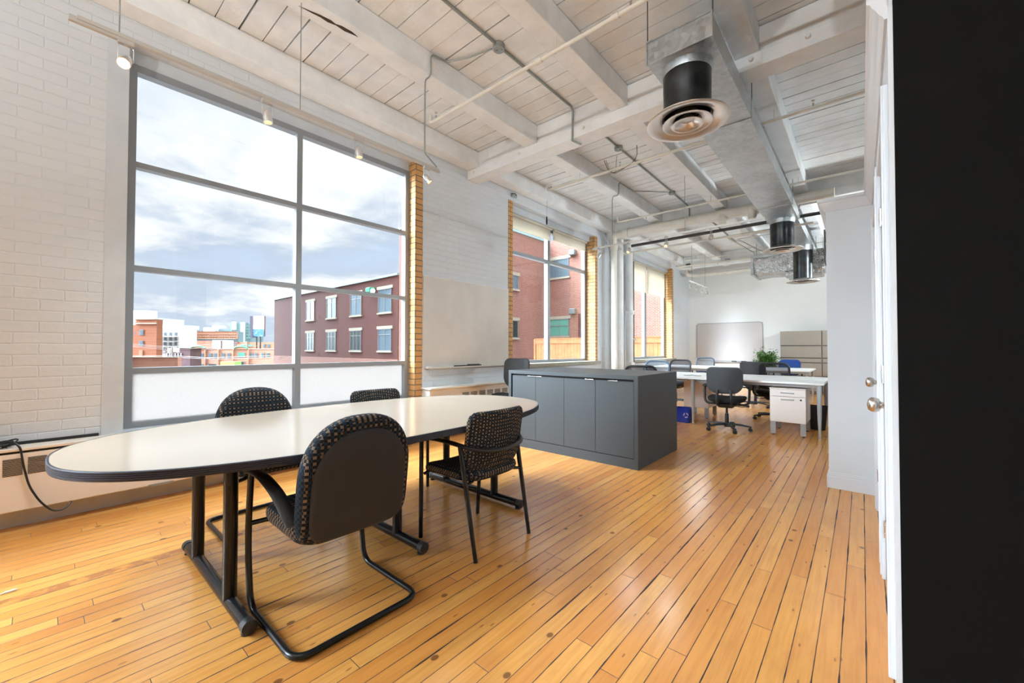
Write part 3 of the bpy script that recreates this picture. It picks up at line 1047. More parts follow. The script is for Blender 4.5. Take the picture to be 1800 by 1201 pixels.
MB().box(-.09, .09, -.09, .09, 0, .86).build('lower_section', BEAMP, tp, bevel=.01)
MB().tube([(0, 0, .86), (0, 0, 3.71)], .085, 16).build('pipe_run', BEAMP, tp, smooth=True)
MB().lathe([(.085, -.05), (.10, -.04), (.115, 0), (.115, .05), (.085, .06)], (0, 0, 2.02), 16).build('collar', BEAMP, tp, smooth=True)
MB().tube([(.08, .02, 1.40), (.15, .02, 1.40)], .02, 8).build('valve_stub', BEAMP, tp)
tag(MB().tube([(-4.14, 8.80, 0), (-4.14, 8.80, 1.15)], .02, 8).build('riser_tube', PIPEW, smooth=True), 'short thin white riser tube beside the boxy downpipe', 'pipe')
tag(MB().tube([(-4.20, 9.36, 0), (-4.20, 9.36, 3.3)], .035, 10).build('dark_edge_tube', BLKPIPE, smooth=True), 'dark vertical strip, drawn as a tube, at the near edge of the far window', 'pipe')  # dark tube drawn for the dark edge strip beside the window
pipe('dark_pipe', 'dark grey horizontal pipe crossing the room behind the big white pipe', 'pipe', [(-3.82, 8.46, 3.44), (2.4, 8.46, 3.46)], .03, BLKPIPE, 0)
tag(MB().tube([(-4.2, 8.47, 3.30), (-.6, 8.47, 3.31)], .02, 8).build('pipe_run', PIPEW), 'thin white pipe running below the dark grey horizontal pipe', 'pipe')
lp = thing('drain_pipe', 'white round pipe along the top of the back wall, with an elbow', 'pipe', (-2.0, 13.2, 3.46))
MB().tube(rounded([(-2.10, -.2, .27), (-2.10, -.2, .0), (-1.8, 0, -.02), (3.5, 0, .02)], .12), .055, 14).build('pipe_run', PIPEW, lp, smooth=True)
for x in (-.9, .5):
    MB().tube([(x, 0, -.06), (x, 0, .27)], .006, 6).build('pipe_hook', PIPEW, lp)
# small conduit boxes on the far girder
for i, (x, lb) in enumerate(((-3.92, 'dark electrical box at the window end of the far girder'), (-2.85, 'small electrical box on the far girder by the lamp cluster'))):
    tag(MB().box(x - .06, x + .06, 12.60, 12.67, 3.64, 3.73).build('electrical_box', CONDUIT if i else BLKPIPE, bevel=.008), lb, 'electrical box')
pipe('girder_conduit', 'thin conduit along the far girder between the electrical boxes', 'conduit', [(-3.86, 12.64, 3.67), (-2.4, 12.64, 3.67)], .008, CONDUIT, 0)

# ------------------------------------------------------------------ duct
dc = thing('air_duct', 'galvanized rectangular air duct hanging below the beams along the room', 'duct', (-.995, 3.0, 3.35))
secs = [(0, 1.32, .23), (1.32, 4.30, .222), (4.30, 5.2, .215), (5.2, 8.4, .205), (8.4, 9.7, .20)]
for a, b, h in secs:
    MB().box(-h, h, a + .004, b - .004, 0, .168).build('duct_section', GALV, dc, bevel=.002)
for yy in (0.0, 1.32, 4.30, 5.2, 8.4):
    fl = MB()
    h = .236
    fl.box(-h, h, yy - .008, yy + .008, -.008, .0)
    fl.box(-h, h, yy - .008, yy + .008, .168, .176)
    fl.box(-h, -h + .008, yy - .008, yy + .008, 0, .168)
    fl.box(h - .008, h, yy - .008, yy + .008, 0, .168)
    fl.build('duct_flange', GALV, dc)
for yy in (.02, 1.34, 4.32, 5.22, 8.38):
    for sx in (-1, 1):
        ztop = (3.728 if (-.83 < -.995 + sx * .232 < -.64) else 3.956) - 3.35
        if abs(3.0 + yy - 4.34) < .3:
            ztop = 3.60 - 3.35 + .25
            ztop = 3.956 - 3.35
        MB().tube([(sx * .232, yy, .17), (sx * .232, yy, ztop)], .004, 6).build('hanger_rod', WIRE, dc)


def diffuser(x, y, label, rn=.172, rr=.297, zt=3.35, zb=2.965):
    o = thing('ceiling_diffuser', label, 'air diffuser', (x, y, zb), 0, None)
    h = zt - zb
    MB().lathe([(rn, .0), (rn, h * .55), (rn * 1.01, h * .56), (rn * 1.01, h)], (0, 0, 0), 36).build('duct_neck', NECK, o, smooth=True)
    MB().lathe([(rn * 1.02, h * .86), (rn * 1.05, h * .90), (rn * 1.08, h)], (0, 0, 0), 36).build('neck_collar', GALV, o, smooth=True)
    MB().lathe([(rn * .99, .03), (rn * 1.18, .004), (rr * .80, -.010), (rr * .95, -.026), (rr, -.024), (rr, -.032), (rr * .94, -.036), (rr * .80, -.022), (rn * 1.16, -.010), (rn * 1.08, -.004), (rn * .96, .028)], (0, 0, 0), 48).build('outer_ring', DIFFM, o, smooth=True)
    MB().lathe([(.095, .03), (.110, .004), (.165, -.030), (.180, -.036), (.180, -.041), (.160, -.040), (.104, -.014), (.090, .028)], (0, 0, 0), 40).build('middle_ring', DIFFM, o, smooth=True)
    MB().lathe([(0, .012), (.050, .010), (.070, -.016), (.110, -.044), (.116, -.050), (.106, -.052), (.066, -.034), (.046, -.012), (0, -.010)], (0, 0, 0), 36).build('centre_cone', DIFFM, o, smooth=True)
    MB().box(-.11, .11, -.004, .004, 0.01, .03).build('cross_brace', NECK, o)
    MB().lathe([(0, .12), (rn * .96, .12)], (0, 0, 0), 24).build('damper', DARK, o)
    return o


diffuser(-1.01, 3.25, 'nearest round metal diffuser on a black neck under the duct end')
diffuser(-1.0, 8.12, 'middle round diffuser under the duct, between the nearest and farthest ones', zb=2.87)
diffuser(-.93, 10.50, 'farthest round diffuser under the duct, before the silver wrapped box', zb=2.63)

# foil wrapped plenum and units near the back
fb = thing('wrapped_plenum', 'silver foil wrapped box hanging across the duct near the back', 'duct box', (-1.30, 10.9, 2.93))


def crinkle(x0, x1, y0, y1, z0, z1, amp, seed, nx=26, nz=10):
    rng = random.Random(seed)
    mb = MB()
    mb.box(x0, x1, y0, y1, z0, z1)
    bmesh.ops.subdivide_edges(mb.b, edges=mb.b.edges[:], cuts=9, use_grid_fill=True)
    for v in mb.b.verts:
        v.co += Vector((rng.uniform(-amp, amp), rng.uniform(-amp, amp), rng.uniform(-amp, amp)))
    return mb


crinkle(-.62, .70, -.02, .9, .0, .40, .016, 3).build('foil_wrap', FOIL, fb, smooth=True)
MB().box(-.66, -.60, -.05, .95, -.02, .40).build('end_plate', GALV, fb, bevel=.004)
MB().box(-.66, -.10, -.07, -.03, .36, .41).build('top_rail', GALV, fb, bevel=.004)
crinkle(.0, .66, .05, .8, -.10, .02, .014, 5).build('hanging_flap', FOIL, fb, smooth=True)
u1 = thing('air_handler', 'upright grey air unit with foil, right of the duct near the back', 'air unit', (-.52, 10.4, 2.95))
crinkle(-.02, .36, 0, .6, .0, .52, .012, 9).build('foil_wrap', FOIL, u1, smooth=True)
MB().box(-.05, -.02, -.03, .6, 0, .66).build('side_rail', BLKPIPE, u1)
MB().box(-.05, .26, -.04, .1, .60, .66).build('top_bracket', BLKPIPE, u1)
MB().tube(rounded([(.22, -.03, .50), (.20, -.04, .25), (.22, -.03, .06)], .05), .012, 8).build('cable', CORDM, u1)
for sx in (-.04, .30):
    MB().tube([(sx, .3, .5), (sx, .3, 3.956 - 2.95)], .004, 6).build('hanger_rod', WIRE, u1)
for sx in (-.62, .66):
    MB().tube([(sx, .42, .39), (sx, .42, 1.02)], .004, 6).build('hanger_rod', WIRE, fb)

# ------------------------------------------------------------------ wall heaters
h1 = thing('wall_heater', 'long beige heater cabinet with louvred grilles below the left brick wall', 'heater', (-4.27, 0, .13))
MB().box(.005, .15, -4.3, 3.05, 0, .37).build('cabinet', HEATER, h1, bevel=.006)
MB().box(0, .158, -4.3, 3.05, .385, .405).build('top_panel', HEATER, h1, bevel=.004)
MB().box(.005, .145, -4.3, 3.05, .37, .385).build('top_gap', DARK, h1)
MB().box(.001, .012, -4.3, .29, .405, .425).build('back_strip', BLACKP, h1)
for i in range(18):
    g0 = -.66 + i * .103
    gb = MB()
    for kx in range(13):
        z = .232 + kx * .0085
        gb.box(.1505, .1525, g0, g0 + .082, z, z + .0045)
    gb.build('louvre_grille', DARK, h1)
MB().box(.151, .156, .55, .70, -.004, .010).build('bracket', CONDUIT, h1)
bl = MB()
bl.box(-4.27, -4.245, Y0, .072, 0, .14)
bl.box(-4.27, -4.252, .072, .46, 0, .14)
bl.box(-4.27, -4.256, .46, 3.19, 0, .14)
struct(bl.build('baseboard_left', GREYBASE))

h2 = thing('wall_heater', 'white topped heater cabinet under the wall whiteboard between the windows', 'heater', (-4.27, 3.2, 0))
MB().box(.005, .15, .02, 4.0, .12, .66).build('cabinet', HEATER, h2, bevel=.006)
MB().box(0, .19, -.02, 4.05, .66, .682).build('top_panel', HEATW, h2, bevel=.003)
MB().box(.0, .151, -.0, .02, .12, .66).build('end_panel', HEATW, h2)
for i in range(12):
    gb = MB()
    for kx in range(6):
        gb.box(.1505, .1525, .55 + i * .16, .55 + i * .16 + .035 + .09, .52 + kx * .011, .525 + kx * .011)
    gb.build('louvre_grille', DARK, h2)
struct(MB().box(-4.27, -4.255, 3.19, Y1, 0, .12).build('baseboard_window_side', GREYBASE))

# ------------------------------------------------------------------ whiteboard panel on the brick pier
wp = thing('wall_whiteboard', 'cream painted board filling the wall between the first two windows', 'whiteboard', (-4.27, 3.2, .93))
MB().box(.0, .014, .0, 1.652, 0, 1.19).build('board_surface', PANELM, wp)
MB().box(.012, .075, .03, 1.64, -.012, .004).build('tray', PANELM, wp, bevel=.003)
MB().box(.012, .07, .035, .11, .003, .016).build('tray_clip', TRIMW, wp)
MB().box(.012, .016, .0, 1.652, 1.185, 1.193).build('top_trim', PAINT, wp)
mk = MB()
mk.box(-4.24, -4.20, 3.70, 4.20, .935, .948)
mk.box(-4.24, -4.205, 3.95, 4.17, .948, .958)
tag(mk.build('eraser', BLACKP, bevel=.003), 'long black pointer lying on the tray of the wall board', 'pointer')

# ------------------------------------------------------------------ cables
cc = MB()
for i in range(5):
    rr_ = .045 + .007 * i
    pts = []
    for k in range(22):
        a = 2 * PI * k / 22
        pts.append((-4.175 + rr_ * .55 * math.cos(a), -.205 + rr_ * 1.3 * math.sin(a) + .006 * i, .545 + .007 * i + .012 * math.sin(a * 2 + i)))
    cc.tube(pts, .0045, 6, closed=True)
cc.tube(rounded([(-4.18, -.15, .572), (-4.13, -.11, .580), (-4.108, -.075, .545), (-4.106, -.06, .42), (-4.108, -.035, .28), (-4.100, .015, .165), (-4.085, .07, .095), (-4.09, .12, .09), (-4.13, .155, .125), (-4.16, .16, .15)], .05, 6), .0055, 8)
tag(cc.build('power_cord', CORDM, smooth=True), 'black cord coiled on the heater and hanging in a loop at the left edge', 'cord')
nc = thing('network_cable', 'white cable with a clear plug lying on the floor at the left edge', 'cable', (-2.95, -.2, 0))
nc.location = (-3.12, -.108, 0)
MB().tube(rounded([(.06, -.5, .004), (.03, -.2, .004), (.0, .0, .005), (-.005, .012, .006)], .1), .0032, 6).build('cable', CORDW, nc, smooth=True)
MB().box(-.013, -.001, .012, .05, 0, .010).build('plug', CORDW, nc, bevel=.002)

# ------------------------------------------------------------------ oval conference table
tb = thing('conference_table', 'long oval beige conference table with black ribbed edge and tubular T-legs', 'table', (-2.42, 1.42, 0))
HX, HY, NN = .715, 1.40, 2.45


def sup(k, n, o=0.0):
    a = 2 * PI * k / n
    c, s_ = math.cos(a), math.sin(a)
    return ((HX + o) * math.copysign(abs(c) ** (2 / NN), c), (HY + o) * math.copysign(abs(s_) ** (2 / NN), s_))


NS = 160
MB().prism([sup(k, NS, -.006) for k in range(NS)], .712, .740).build('tabletop', LAM, tb)
eb = MB()
prof = [(-.008, .7405), (-.002, .7405), (.001, .738), (.0012, .733), (-.001, .732), (.001, .731), (.0012, .726), (-.001, .725), (.001, .724), (.0012, .719), (-.001, .718), (.001, .717), (.0012, .711), (-.001, .710), (.0, .709), (-.001, .704), (-.012, .703), (-.012, .712)]
rings = []
for k in range(NS):
    rings.append([eb.b.verts.new((*sup(k, NS, o), z)) for o, z in prof])
for k in range(NS):
    A, B = rings[k], rings[(k + 1) % NS]
    for j in range(len(prof) - 1):
        eb.b.faces.new((A[j], A[j + 1], B[j + 1], B[j]))
eb.build('edge_band', EDGE, tb)
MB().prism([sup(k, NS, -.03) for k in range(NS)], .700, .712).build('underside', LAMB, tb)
MB().box(-.60, .60, -.0015, .0015, .7402, .7406).build('centre_seam', LAM, tb)
MB().box(.7155, .7175, -.012, -.008, .704, .740).build('edge_joint', BLACKP, tb)
for yy in (-.845, .03, .90):
    lg = MB()
    lg.tube([(-.55, yy, .038), (.51, yy, .038)], .027, 16)
    lo_ = lg.build('foot', BLACKM, tb, smooth=True)
    for x in (-.55, .51):
        sg = 1 if x > 0 else -1
        gl = MB()
        gl.lathe([(0, 0), (.022, 0), (.022, .008), (.008, .014), (.008, .036)], (x - sg * .03, yy, 0), 12)
        gl.lathe([(.0295, -.034), (.0295, .004), (0, .012)] if sg > 0 else [(.0295, .034), (.0295, -.004), (0, -.012)], (x, yy, .038), 16, 'X')
        gl.build('foot_cap', BLACKP, lo_, smooth=True)
    for x in (-.33, .24):
        MB().tube([(x, yy, .04), (x, yy, .70)], .029, 16).build('leg', BLACKM, tb, smooth=True)
    MB().box(-.42, .38, yy - .03, yy + .03, .682, .700).build('top_bracket', BLACKP, tb)


# ------------------------------------------------------------------ cushion helper
def cushion(w, h, t0, fn_pos, nx=14, ny=14, corner=.25, crown_=.5):
    pass


def pad(outline_fn, depth_front, depth_back, frame, n=40, layers=5, edge=.5):
    """rounded upholstered pad: outline in (u,v), frame(u,v,w)->Vector; w from -depth_back to depth_front"""
    mb = MB()
    prof = []
    for i in range(layers + 1):
        a = PI / 2 * i / layers
        prof.append((1 - edge * (1 - math.cos(a)) if False else None, a))
    pts = [outline_fn(k / n) for k in range(n)]
    cx = sum(p[0] for p in pts) / n
    cy = sum(p[1] for p in pts) / n
    rings = []
    seq = []
    for i in range(layers + 1):
        a = PI / 2 * i / layers
        seq.append((math.cos(a), math.sin(a)))           # inset factor, height
    full = [(0.0, -1.0, 1)] if False else []
    levels = []
    for c, s_ in reversed(seq):
        levels.append((edge * (1 - c), -s_ * depth_back))
    for c, s_ in seq[1:]:
        levels.append((edge * (1 - c), s_ * depth_front))
    for ins, w in levels:
        ring = []
        for (x, y) in pts:
            L = math.hypot(x - cx, y - cy)
            k = max(0.0, (L - ins) / L)
            ring.append(mb.b.verts.new(frame(cx + (x - cx) * k, cy + (y - cy) * k, w)))
        rings.append(ring)
    for A, B in zip(rings, rings[1:]):
        for j in range(n):
            mb.b.faces.new((A[j], A[(j + 1) % n], B[(j + 1) % n], B[j]))
    for ring, w, sg in ((rings[0], -depth_back, -1), (rings[-1], depth_front, 1)):
        prev = ring
        for q in (.75, .5, .25):
            nr = []
            for j, (x, y) in enumerate(pts):
                L = math.hypot(x - cx, y - cy)
                k = max(0.0, (L - edge) / L) * q
                nr.append(mb.b.verts.new(frame(cx + (x - cx) * k, cy + (y - cy) * k, w + sg * .012 * (1 - q))))
            for j in range(n):
                mb.b.faces.new((prev[j], prev[(j + 1) % n], nr[(j + 1) % n], nr[j]))
            prev = nr
        cv_ = mb.b.verts.new(frame(cx, cy, w + sg * .012))
        for j in range(n):
            mb.b.faces.new((prev[j], prev[(j + 1) % n], cv_))
    return mb


def rrect(w, h, r, x0=0.0, y0=0.0):
    """rounded rectangle outline param by arclength approx; r may be (bottom, top)"""
    rb, rt = r if hasattr(r, '__len__') else (r, r)
    pts = []

    def corner(cx, cy, rad, a0):
        for i in range(9):
            a = a0 + PI / 2 * i / 8
            pts.append((cx + rad * math.cos(a), cy + rad * math.sin(a)))
    corner(w / 2 - rb, -h / 2 + rb, rb, -PI / 2)
    corner(w / 2 - rt, h / 2 - rt, rt, 0)
    corner(-w / 2 + rt, h / 2 - rt, rt, PI / 2)
    corner(-w / 2 + rb, -h / 2 + rb, rb, PI)
    # resample by arclength
    P = pts + [pts[0]]
    d_ = [0]
    for a, b in zip(P, P[1:]):
        d_.append(d_[-1] + math.hypot(b[0] - a[0], b[1] - a[1]))

    def fn(u_):
        s_ = u_ * d_[-1]
        for i in range(len(d_) - 1):
            if d_[i + 1] >= s_:
                k_ = (s_ - d_[i]) / max(1e-9, d_[i + 1] - d_[i])
                return (P[i][0] * (1 - k_) + P[i + 1][0] * k_ + x0, P[i][1] * (1 - k_) + P[i + 1][1] * k_ + y0)
        return (P[0][0] + x0, P[0][1] + y0)
    return fn


# ------------------------------------------------------------------ cantilever armchair (faces local +y)
def cantilever_chair(label, loc, rz):
    o = thing('cantilever_chair', label, 'chair', loc, rz, 'black framed armchairs at the oval table')
    hw = .275
    path = []
    side = lambda s_: [(s_ * hw, .235, .612), (s_ * hw, .262, .40), (s_ * hw, .262, .24), (s_ * hw, .225, .016), (s_ * (hw), -.25, .016)]
    L_ = side(-1)
    Rr = side(1)
    pts = L_[:-1] + [(-hw, -.265, .016), (hw, -.265, .016)] + list(reversed(Rr[:-1]))
    MB().tube(rounded(pts, .075, 8), .0135, 14).build('sled_frame', BLACKM, o, smooth=True)
    for s_ in (-1, 1):
        MB().tube(rounded([(s_ * hw, .262, .378), (s_ * (hw - .10), .235, .384), (s_ * (hw - .13), .0, .388)], .04), .011, 10).build('seat_support', BLACKM, o, smooth=True)
    # seat
    tilt = lambda u_, v_, w_: Vector((u_, v_, .430 + w_ + .03 * max(0, v_) ** 1.0 + (-.06 * max(0, v_ - .16))))
    pad(rrect(.47, .46, (.10, .09), 0, .02), .045, .055, tilt, 44, 5, .05).build('seat', SEATF, o, smooth=True)

    # back: fabric cushion wrapping a plastic outer shell; a wide round-topped shape
    def outline(w, h, zc):
        def fn(k_):
            a = 2 * PI * k_
            c, s_ = math.cos(a), math.sin(a)
            e = 2.35 if s_ > 0 else 7.0
            x = w / 2 * math.copysign(abs(c) ** (2 / e), c)
            z = (h * .54 if s_ > 0 else h * .46) * math.copysign(abs(s_) ** (2 / e), s_)
            if s_ <= 0:
                x *= 1 - .03 * abs(s_)
            return (x, z + zc)
        return fn

    def bframe(off):
        def fr(u_, v_, w_):
            yb = -.185 - .13 * (v_ - .40) - .35 * u_ * u_ * -1.0 * .35
            n = Vector((0, .99, .13)).normalized()
            return Vector((u_, yb, v_)) + n * (w_ + off)
        return fr
    pad(outline(.50, .51, .622), .055, .034, bframe(0.0), 60, 6, .035).build('backrest', SEATF, o, smooth=True)
    pad(outline(.43, .445, .604), .02, .022, bframe(-.030), 60, 5, .03).build('back_shell', SHELLP, o, smooth=True)
    # armrests: plastic loops from the front uprights down to the back sides
    for s_ in (-1, 1):
        mb = MB()
        cl = rounded([(s_ * hw, .262, .618), (s_ * (hw + .002), .18, .632), (s_ * (hw + .004), .06, .632), (s_ * (hw - .008), -.06, .585), (s_ * (hw - .022), -.135, .51), (s_ * (hw - .035), -.155, .475)], .09, 5)
        n = len(cl)
        rings = []
        for i, p in enumerate(cl):
            a_ = cl[max(0, i - 1)]
            b_ = cl[min(n - 1, i + 1)]
            td = (b_ - a_).normalized()
            sd = Vector((1, 0, 0))
            up = td.cross(sd).normalized()
            k_ = i / (n - 1)
            ww = .024 + .006 * k_
            hh = .010 + .012 * max(0, k_ - .4)
            rings.append([mb.b.verts.new(p + sd * ww * math.cos(a) + up * hh * math.sin(a)) for a in [2 * PI * j / 14 for j in range(14)]])
        for A, B in zip(rings, rings[1:]):
            for j in range(14):
                mb.b.faces.new((A[j], A[(j + 1) % 14], B[(j + 1) % 14], B[j]))
        mb.b.faces.new(rings[0])
        mb.b.faces.new(rings[-1])
        mb.build('armrest', BLACKP, o, smooth=True)
    return o


c1 = cantilever_chair('nearest armchair, dark plastic back turned to the camera, on a black cantilever frame', (-1.87, .908, 0), PI / 2)
c2 = dup(c1, (-3.10, 1.02, 0), -PI / 2, 'round-backed cantilever armchair behind the near half of the oval table, by the window')


# ------------------------------------------------------------------ four legged armchair (faces local +y)
def leg_chair(label, loc, rz):
    o = thing('guest_armchair', label, 'chair', loc, rz, 'four legged armchairs at the oval table')
    for s_ in (-1, 1):
        MB().tube(rounded([(s_ * .247, .235, 0.004), (s_ * .258, .222, .30), (s_ * .262, .212, .618)], .2), [.0125] * 14, 12).build('leg', BLACKM, o, smooth=True) if False else \
            MB().tube([(s_ * .247, .235, 0.004), (s_ * .262, .212, .625)], .0135, 12).build('leg', BLACKM, o, smooth=True)
        MB().tube([(s_ * .235, -.242, 0.004), (s_ * .245, -.125, .622)], [.012, .0155], 12).build('leg', BLACKM, o, smooth=True)
        MB().tube([(s_ * .250, .20, .405), (s_ * .20, .19, .420)], .010, 8).build('seat_bracket', BLACKM, o, smooth=True)
        MB().tube([(s_ * .242, -.165, .405), (s_ * .17, -.15, .415)], .010, 8).build('seat_bracket', BLACKM, o, smooth=True)
    # arm and back rail in one sweep
    pts = [(-.262, .235, .628), (-.262, .08, .640), (-.250, -.08, .632), (-.238, -.150, .622), (-.17, -.232, .600), (0, -.268, .588), (.17, -.232, .600), (.238, -.150, .622), (.250, -.08, .632), (.262, .08, .640), (.262, .235, .628)]
    cl = rounded(pts, .12, 4)
    mb = MB()
    n = len(cl)
    rings = []
    for i, p in enumerate(cl):
        td = (cl[min(n - 1, i + 1)] - cl[max(0, i - 1)]).normalized()
        up = Vector((0, 0, 1))
        sd = td.cross(up).normalized()
        ww = .019
        hh = .0115
        rings.append([mb.b.verts.new(p + sd * ww * math.cos(a) + up * hh * math.sin(a)) for a in [2 * PI * j / 12 for j in range(12)]])
    for A, B in zip(rings, rings[1:]):
        for j in range(12):
            mb.b.faces.new((A[j], A[(j + 1) % 12], B[(j + 1) % 12], B[j]))
    mb.b.faces.new(rings[0])
    mb.b.faces.new(rings[-1])
    mb.build('arm_rail', BLACKP, o, smooth=True)
    seatf = lambda u_, v_, w_: Vector((u_, v_, .432 + w_ + .22 * max(0, -v_ - .12) ** 1.2 - .5 * max(0, v_ - .15) ** 1.5 + .25 * u_ * u_))
    pad(rrect(.47, .46, (.12, .08), 0, .03), .030, .030, seatf, 44, 5, .03).build('seat', SEATF2, o, smooth=True)
    backf = lambda u_, v_, w_: Vector((u_, -.172 - .16 * (v_ - .47) + 1.0 * u_ * u_ * .75 + .30 * max(0, .52 - v_), v_)) + Vector((0, .98, .16)) * w_
    pad(rrect(.475, .385, (.12, .055), 0, .625), .020, .020, backf, 56, 5, .022).build('backrest', SEATF2, o, smooth=True)
    return o


c4 = leg_chair('checked fabric armchair on four black legs at the far right side of the oval table', (-1.862, 1.812, 0), PI / 2)
c3 = dup(c4, (-3.06, 1.93, 0), -PI / 2, 'armchair by the window whose flat checked back shows over the far half of the table')

# ------------------------------------------------------------------ grey cabinet island
il = thing('cabinet_island', 'dark grey kitchen style cabinet island with four doors', 'cabinet', (-3.32, 3.79, 0))
IW, ID = 1.668, 1.09
MB().box(0, IW, 0, ID, .874, .914).build('worktop', ISL, il, bevel=.0015)
MB().box(IW - .042, IW, 0, ID, 0, .874).build('side_panel', ISL, il, bevel=.0015)
MB().box(0, .042, 0, ID, 0, .874).build('side_panel', ISL, il, bevel=.0015)
MB().box(.042, IW - .042, ID - .03, ID, 0, .874).build('back_panel', ISL, il)
MB().box(.042, IW - .042, .030, .05, .10, .874).build('inner_carcass', ISLK, il)
MB().box(.042, IW - .042, .004, .03, 0, .098).build('plinth', ISL, il)
dxs = [.058, .412, .809, 1.199, 1.622]
hs = [(.30, .012), (.42, .09), (1.08, .0), (1.36, .0)]
for i in range(4):
    dd = MB().box(dxs[i] + .0015, dxs[i + 1] - .0015, .008, .028, .104, .852).build('door', ISL, il, bevel=.001)
hx = [(.300, .405), (.416, .508), (1.085, 1.188), (1.352, 1.458)]
drs = [c for c in il.children if c.name.startswith('door')]
for dd, (a, b) in zip(drs, hx):
    MB().box(a, b, -.008, .012, .8525, .859).build('door_handle', CHROME, dd, bevel=.001)


# ------------------------------------------------------------------ task chairs (face local +y)
def task_chair(label, loc, rz, kind='shell', base_rot=.3, arms=True):
    o = thing('task_chair', label, 'office chair', loc, rz, 'swivel chairs around the white desks')
    bs = MB()
    bs.lathe([(0, .05), (.035, .05), (.042, .075), (.042, .10), (.030, .115), (0, .12)], (0, 0, 0), 20)
    for k_ in range(5):
        a = base_rot + 2 * PI * k_ / 5
        c, s_ = math.cos(a), math.sin(a)
        Mx_ = Matrix.Rotation(a, 4, 'Z')
        sv = len(bs.b.verts)
        bs.b.verts.ensure_lookup_table()
        pr = [(.03, .026, .078, .112), (.18, .020, .074, .100), (.31, .015, .060, .078)]
        rg = []
        for r_, hw_, z0, z1 in pr:
            rg.append([bs.b.verts.new(Mx_ @ Vector(p)) for p in ((r_, -hw_, z0), (r_, hw_, z0), (r_, hw_ * .6, z1), (r_, -hw_ * .6, z1))])
        for A, B in zip(rg, rg[1:]):
            for j in range(4):
                bs.b.faces.new((A[j], A[(j + 1) % 4], B[(j + 1) % 4], B[j]))
        bs.b.faces.new(rg[0])
        bs.b.faces.new(rg[-1])
    base = bs.build('star_base', BLACKP, o, bevel=.004)
    for k_ in range(5):
        a = base_rot + 2 * PI * k_ / 5
        c, s_ = math.cos(a), math.sin(a)
        cm = MB()
        for q in (-.014, .014):
            cm.lathe([(0, -.009), (.022, -.009), (.026, -.004), (.026, .004), (.022, .009), (0, .009)], (.295 * c - q * s_, .295 * s_ + q * c, .028), 14, M=Matrix.Rotation(a, 4, 'Z') @ Matrix.Rotation(-PI / 2, 4, 'X'))
        cm.tube([(.295 * c, .295 * s_, .03), (.295 * c, .295 * s_, .075)], .008, 8)
        cm.build('caster', RUBBER, base, smooth=True)
    MB().lathe([(.026, .11), (.026, .24), (.016, .25), (.016, .37), (0, .37)], (0, 0, 0), 16).build('gas_lift', BLACKP, o, smooth=True)
    MB().taper((0, -.01, .335), (.09, .12), (0, 0, .395), (.14, .16)).build('tilt_mechanism', BLACKP, o, bevel=.012)
    MB().tube(rounded([(.10, .02, .355), (.22, .03, .345), (.27, .03, .355)], .04), [.006] * 12, 8).build('lever', BLACKP, o, smooth=True) if False else \
        MB().tube([(.10, .02, .355), (.19, .03, .345), (.25, .03, .357)], .006, 8).build('lever', BLACKP, o, smooth=True)
    sf = lambda u_, v_, w_: Vector((u_, v_ + .02, .445 + w_ + .35 * u_ * u_ - .8 * max(0, v_ - .14) ** 1.6))
    pad(rrect(.49, .47, (.16, .13)), .035, .040, sf, 44, 5, .045).build('seat', TSEAT, o, smooth=True)
    # arms
    for s_ in ((-1, 1) if arms else ()):
        ar = MB()
        ar.tube(rounded([(s_ * .12, -.06, .385), (s_ * .25, -.05, .385), (s_ * .285, -.03, .43), (s_ * .290, -.02, .58), (s_ * .285, -.01, .628)], .06), .0165, 10)
        am = ar.build('arm_support', BLACKP, o, smooth=True)
        af = lambda u_, v_, w_, s_=s_: Vector((s_ * .28 + u_, v_ + .02, .640 + w_))
        pad(rrect(.075, .24, .035), .012, .012, af, 28, 4, .012).build('armrest', BLACKP, am, smooth=True)

    def bk(u_, v_, w_):
        return Vector((u_, -.235 - .10 * (v_ - .55) + .85 * u_ * u_ - .25 * (v_ - .70) ** 2, v_)) + Vector((0, .995, .1)) * w_
    if kind == 'shell':
        for s_ in (-1, 1):
            MB().tube(rounded([(s_ * .085, -.10, .375), (s_ * .090, -.255, .385), (s_ * .090, -.285, .50), (s_ * .085, -.262, .60)], .06), .018, 10).build('back_post', BLACKP, o, smooth=True)
        pad(rrect(.465, .375, (.145, .075), 0, .735), .03, .014, bk, 56, 5, .022).build('backrest', TSHELL, o, smooth=True)
    elif kind == 'blue':
        MB().tube(rounded([(0, -.10, .375), (0, -.27, .385), (0, -.29, .60)], .06), .022, 10).build('back_post', BLACKP, o, smooth=True)
        pad(rrect(.46, .38, (.11, .10), 0, .73), .03, .02, bk, 56, 5, .025).build('backrest', TBLUE, o, smooth=True)
    else:
        fm = TFRAMEG if kind == 'greymesh' else BLACKP
        mm = MESHG if kind == 'greymesh' else MESHK
        MB().tube(rounded([(0, -.10, .375), (0, -.27, .385), (0, -.30, .60)], .06), .022, 10).build('back_post', BLACKP, o, smooth=True)
        fn = rrect(.45, .43, (.10, .09), 0, .715)
        fr_ = MB()
        fr_.tube([bk(*fn(k_ / 48), 0) for k_ in range(48)], .018, 8, closed=True)
        fr = fr_.build('back_frame', fm, o, smooth=True)
        sh = MB()
        sh.grid(lambda a, b: bk(-.215 + .43 * a, .51 + .41 * b, 0), 12, 10)
        # keep corners inside the frame
        for v in sh.b.verts:
            x_ = v.co.x
            z_ = v.co.z
            ex_ = max(0, abs(x_) - .125)
            ez_ = max(0, abs(z_ - .715) - .115)
            q = math.hypot(ex_, ez_)
            if q > .095:
                k_ = .095 / q
                v.co.x = math.copysign(.125 * 1 + ex_ * k_, x_) if ex_ > 0 else x_
                v.co.z = .715 + math.copysign(.115 + ez_ * k_, z_ - .715) if ez_ > 0 else z_
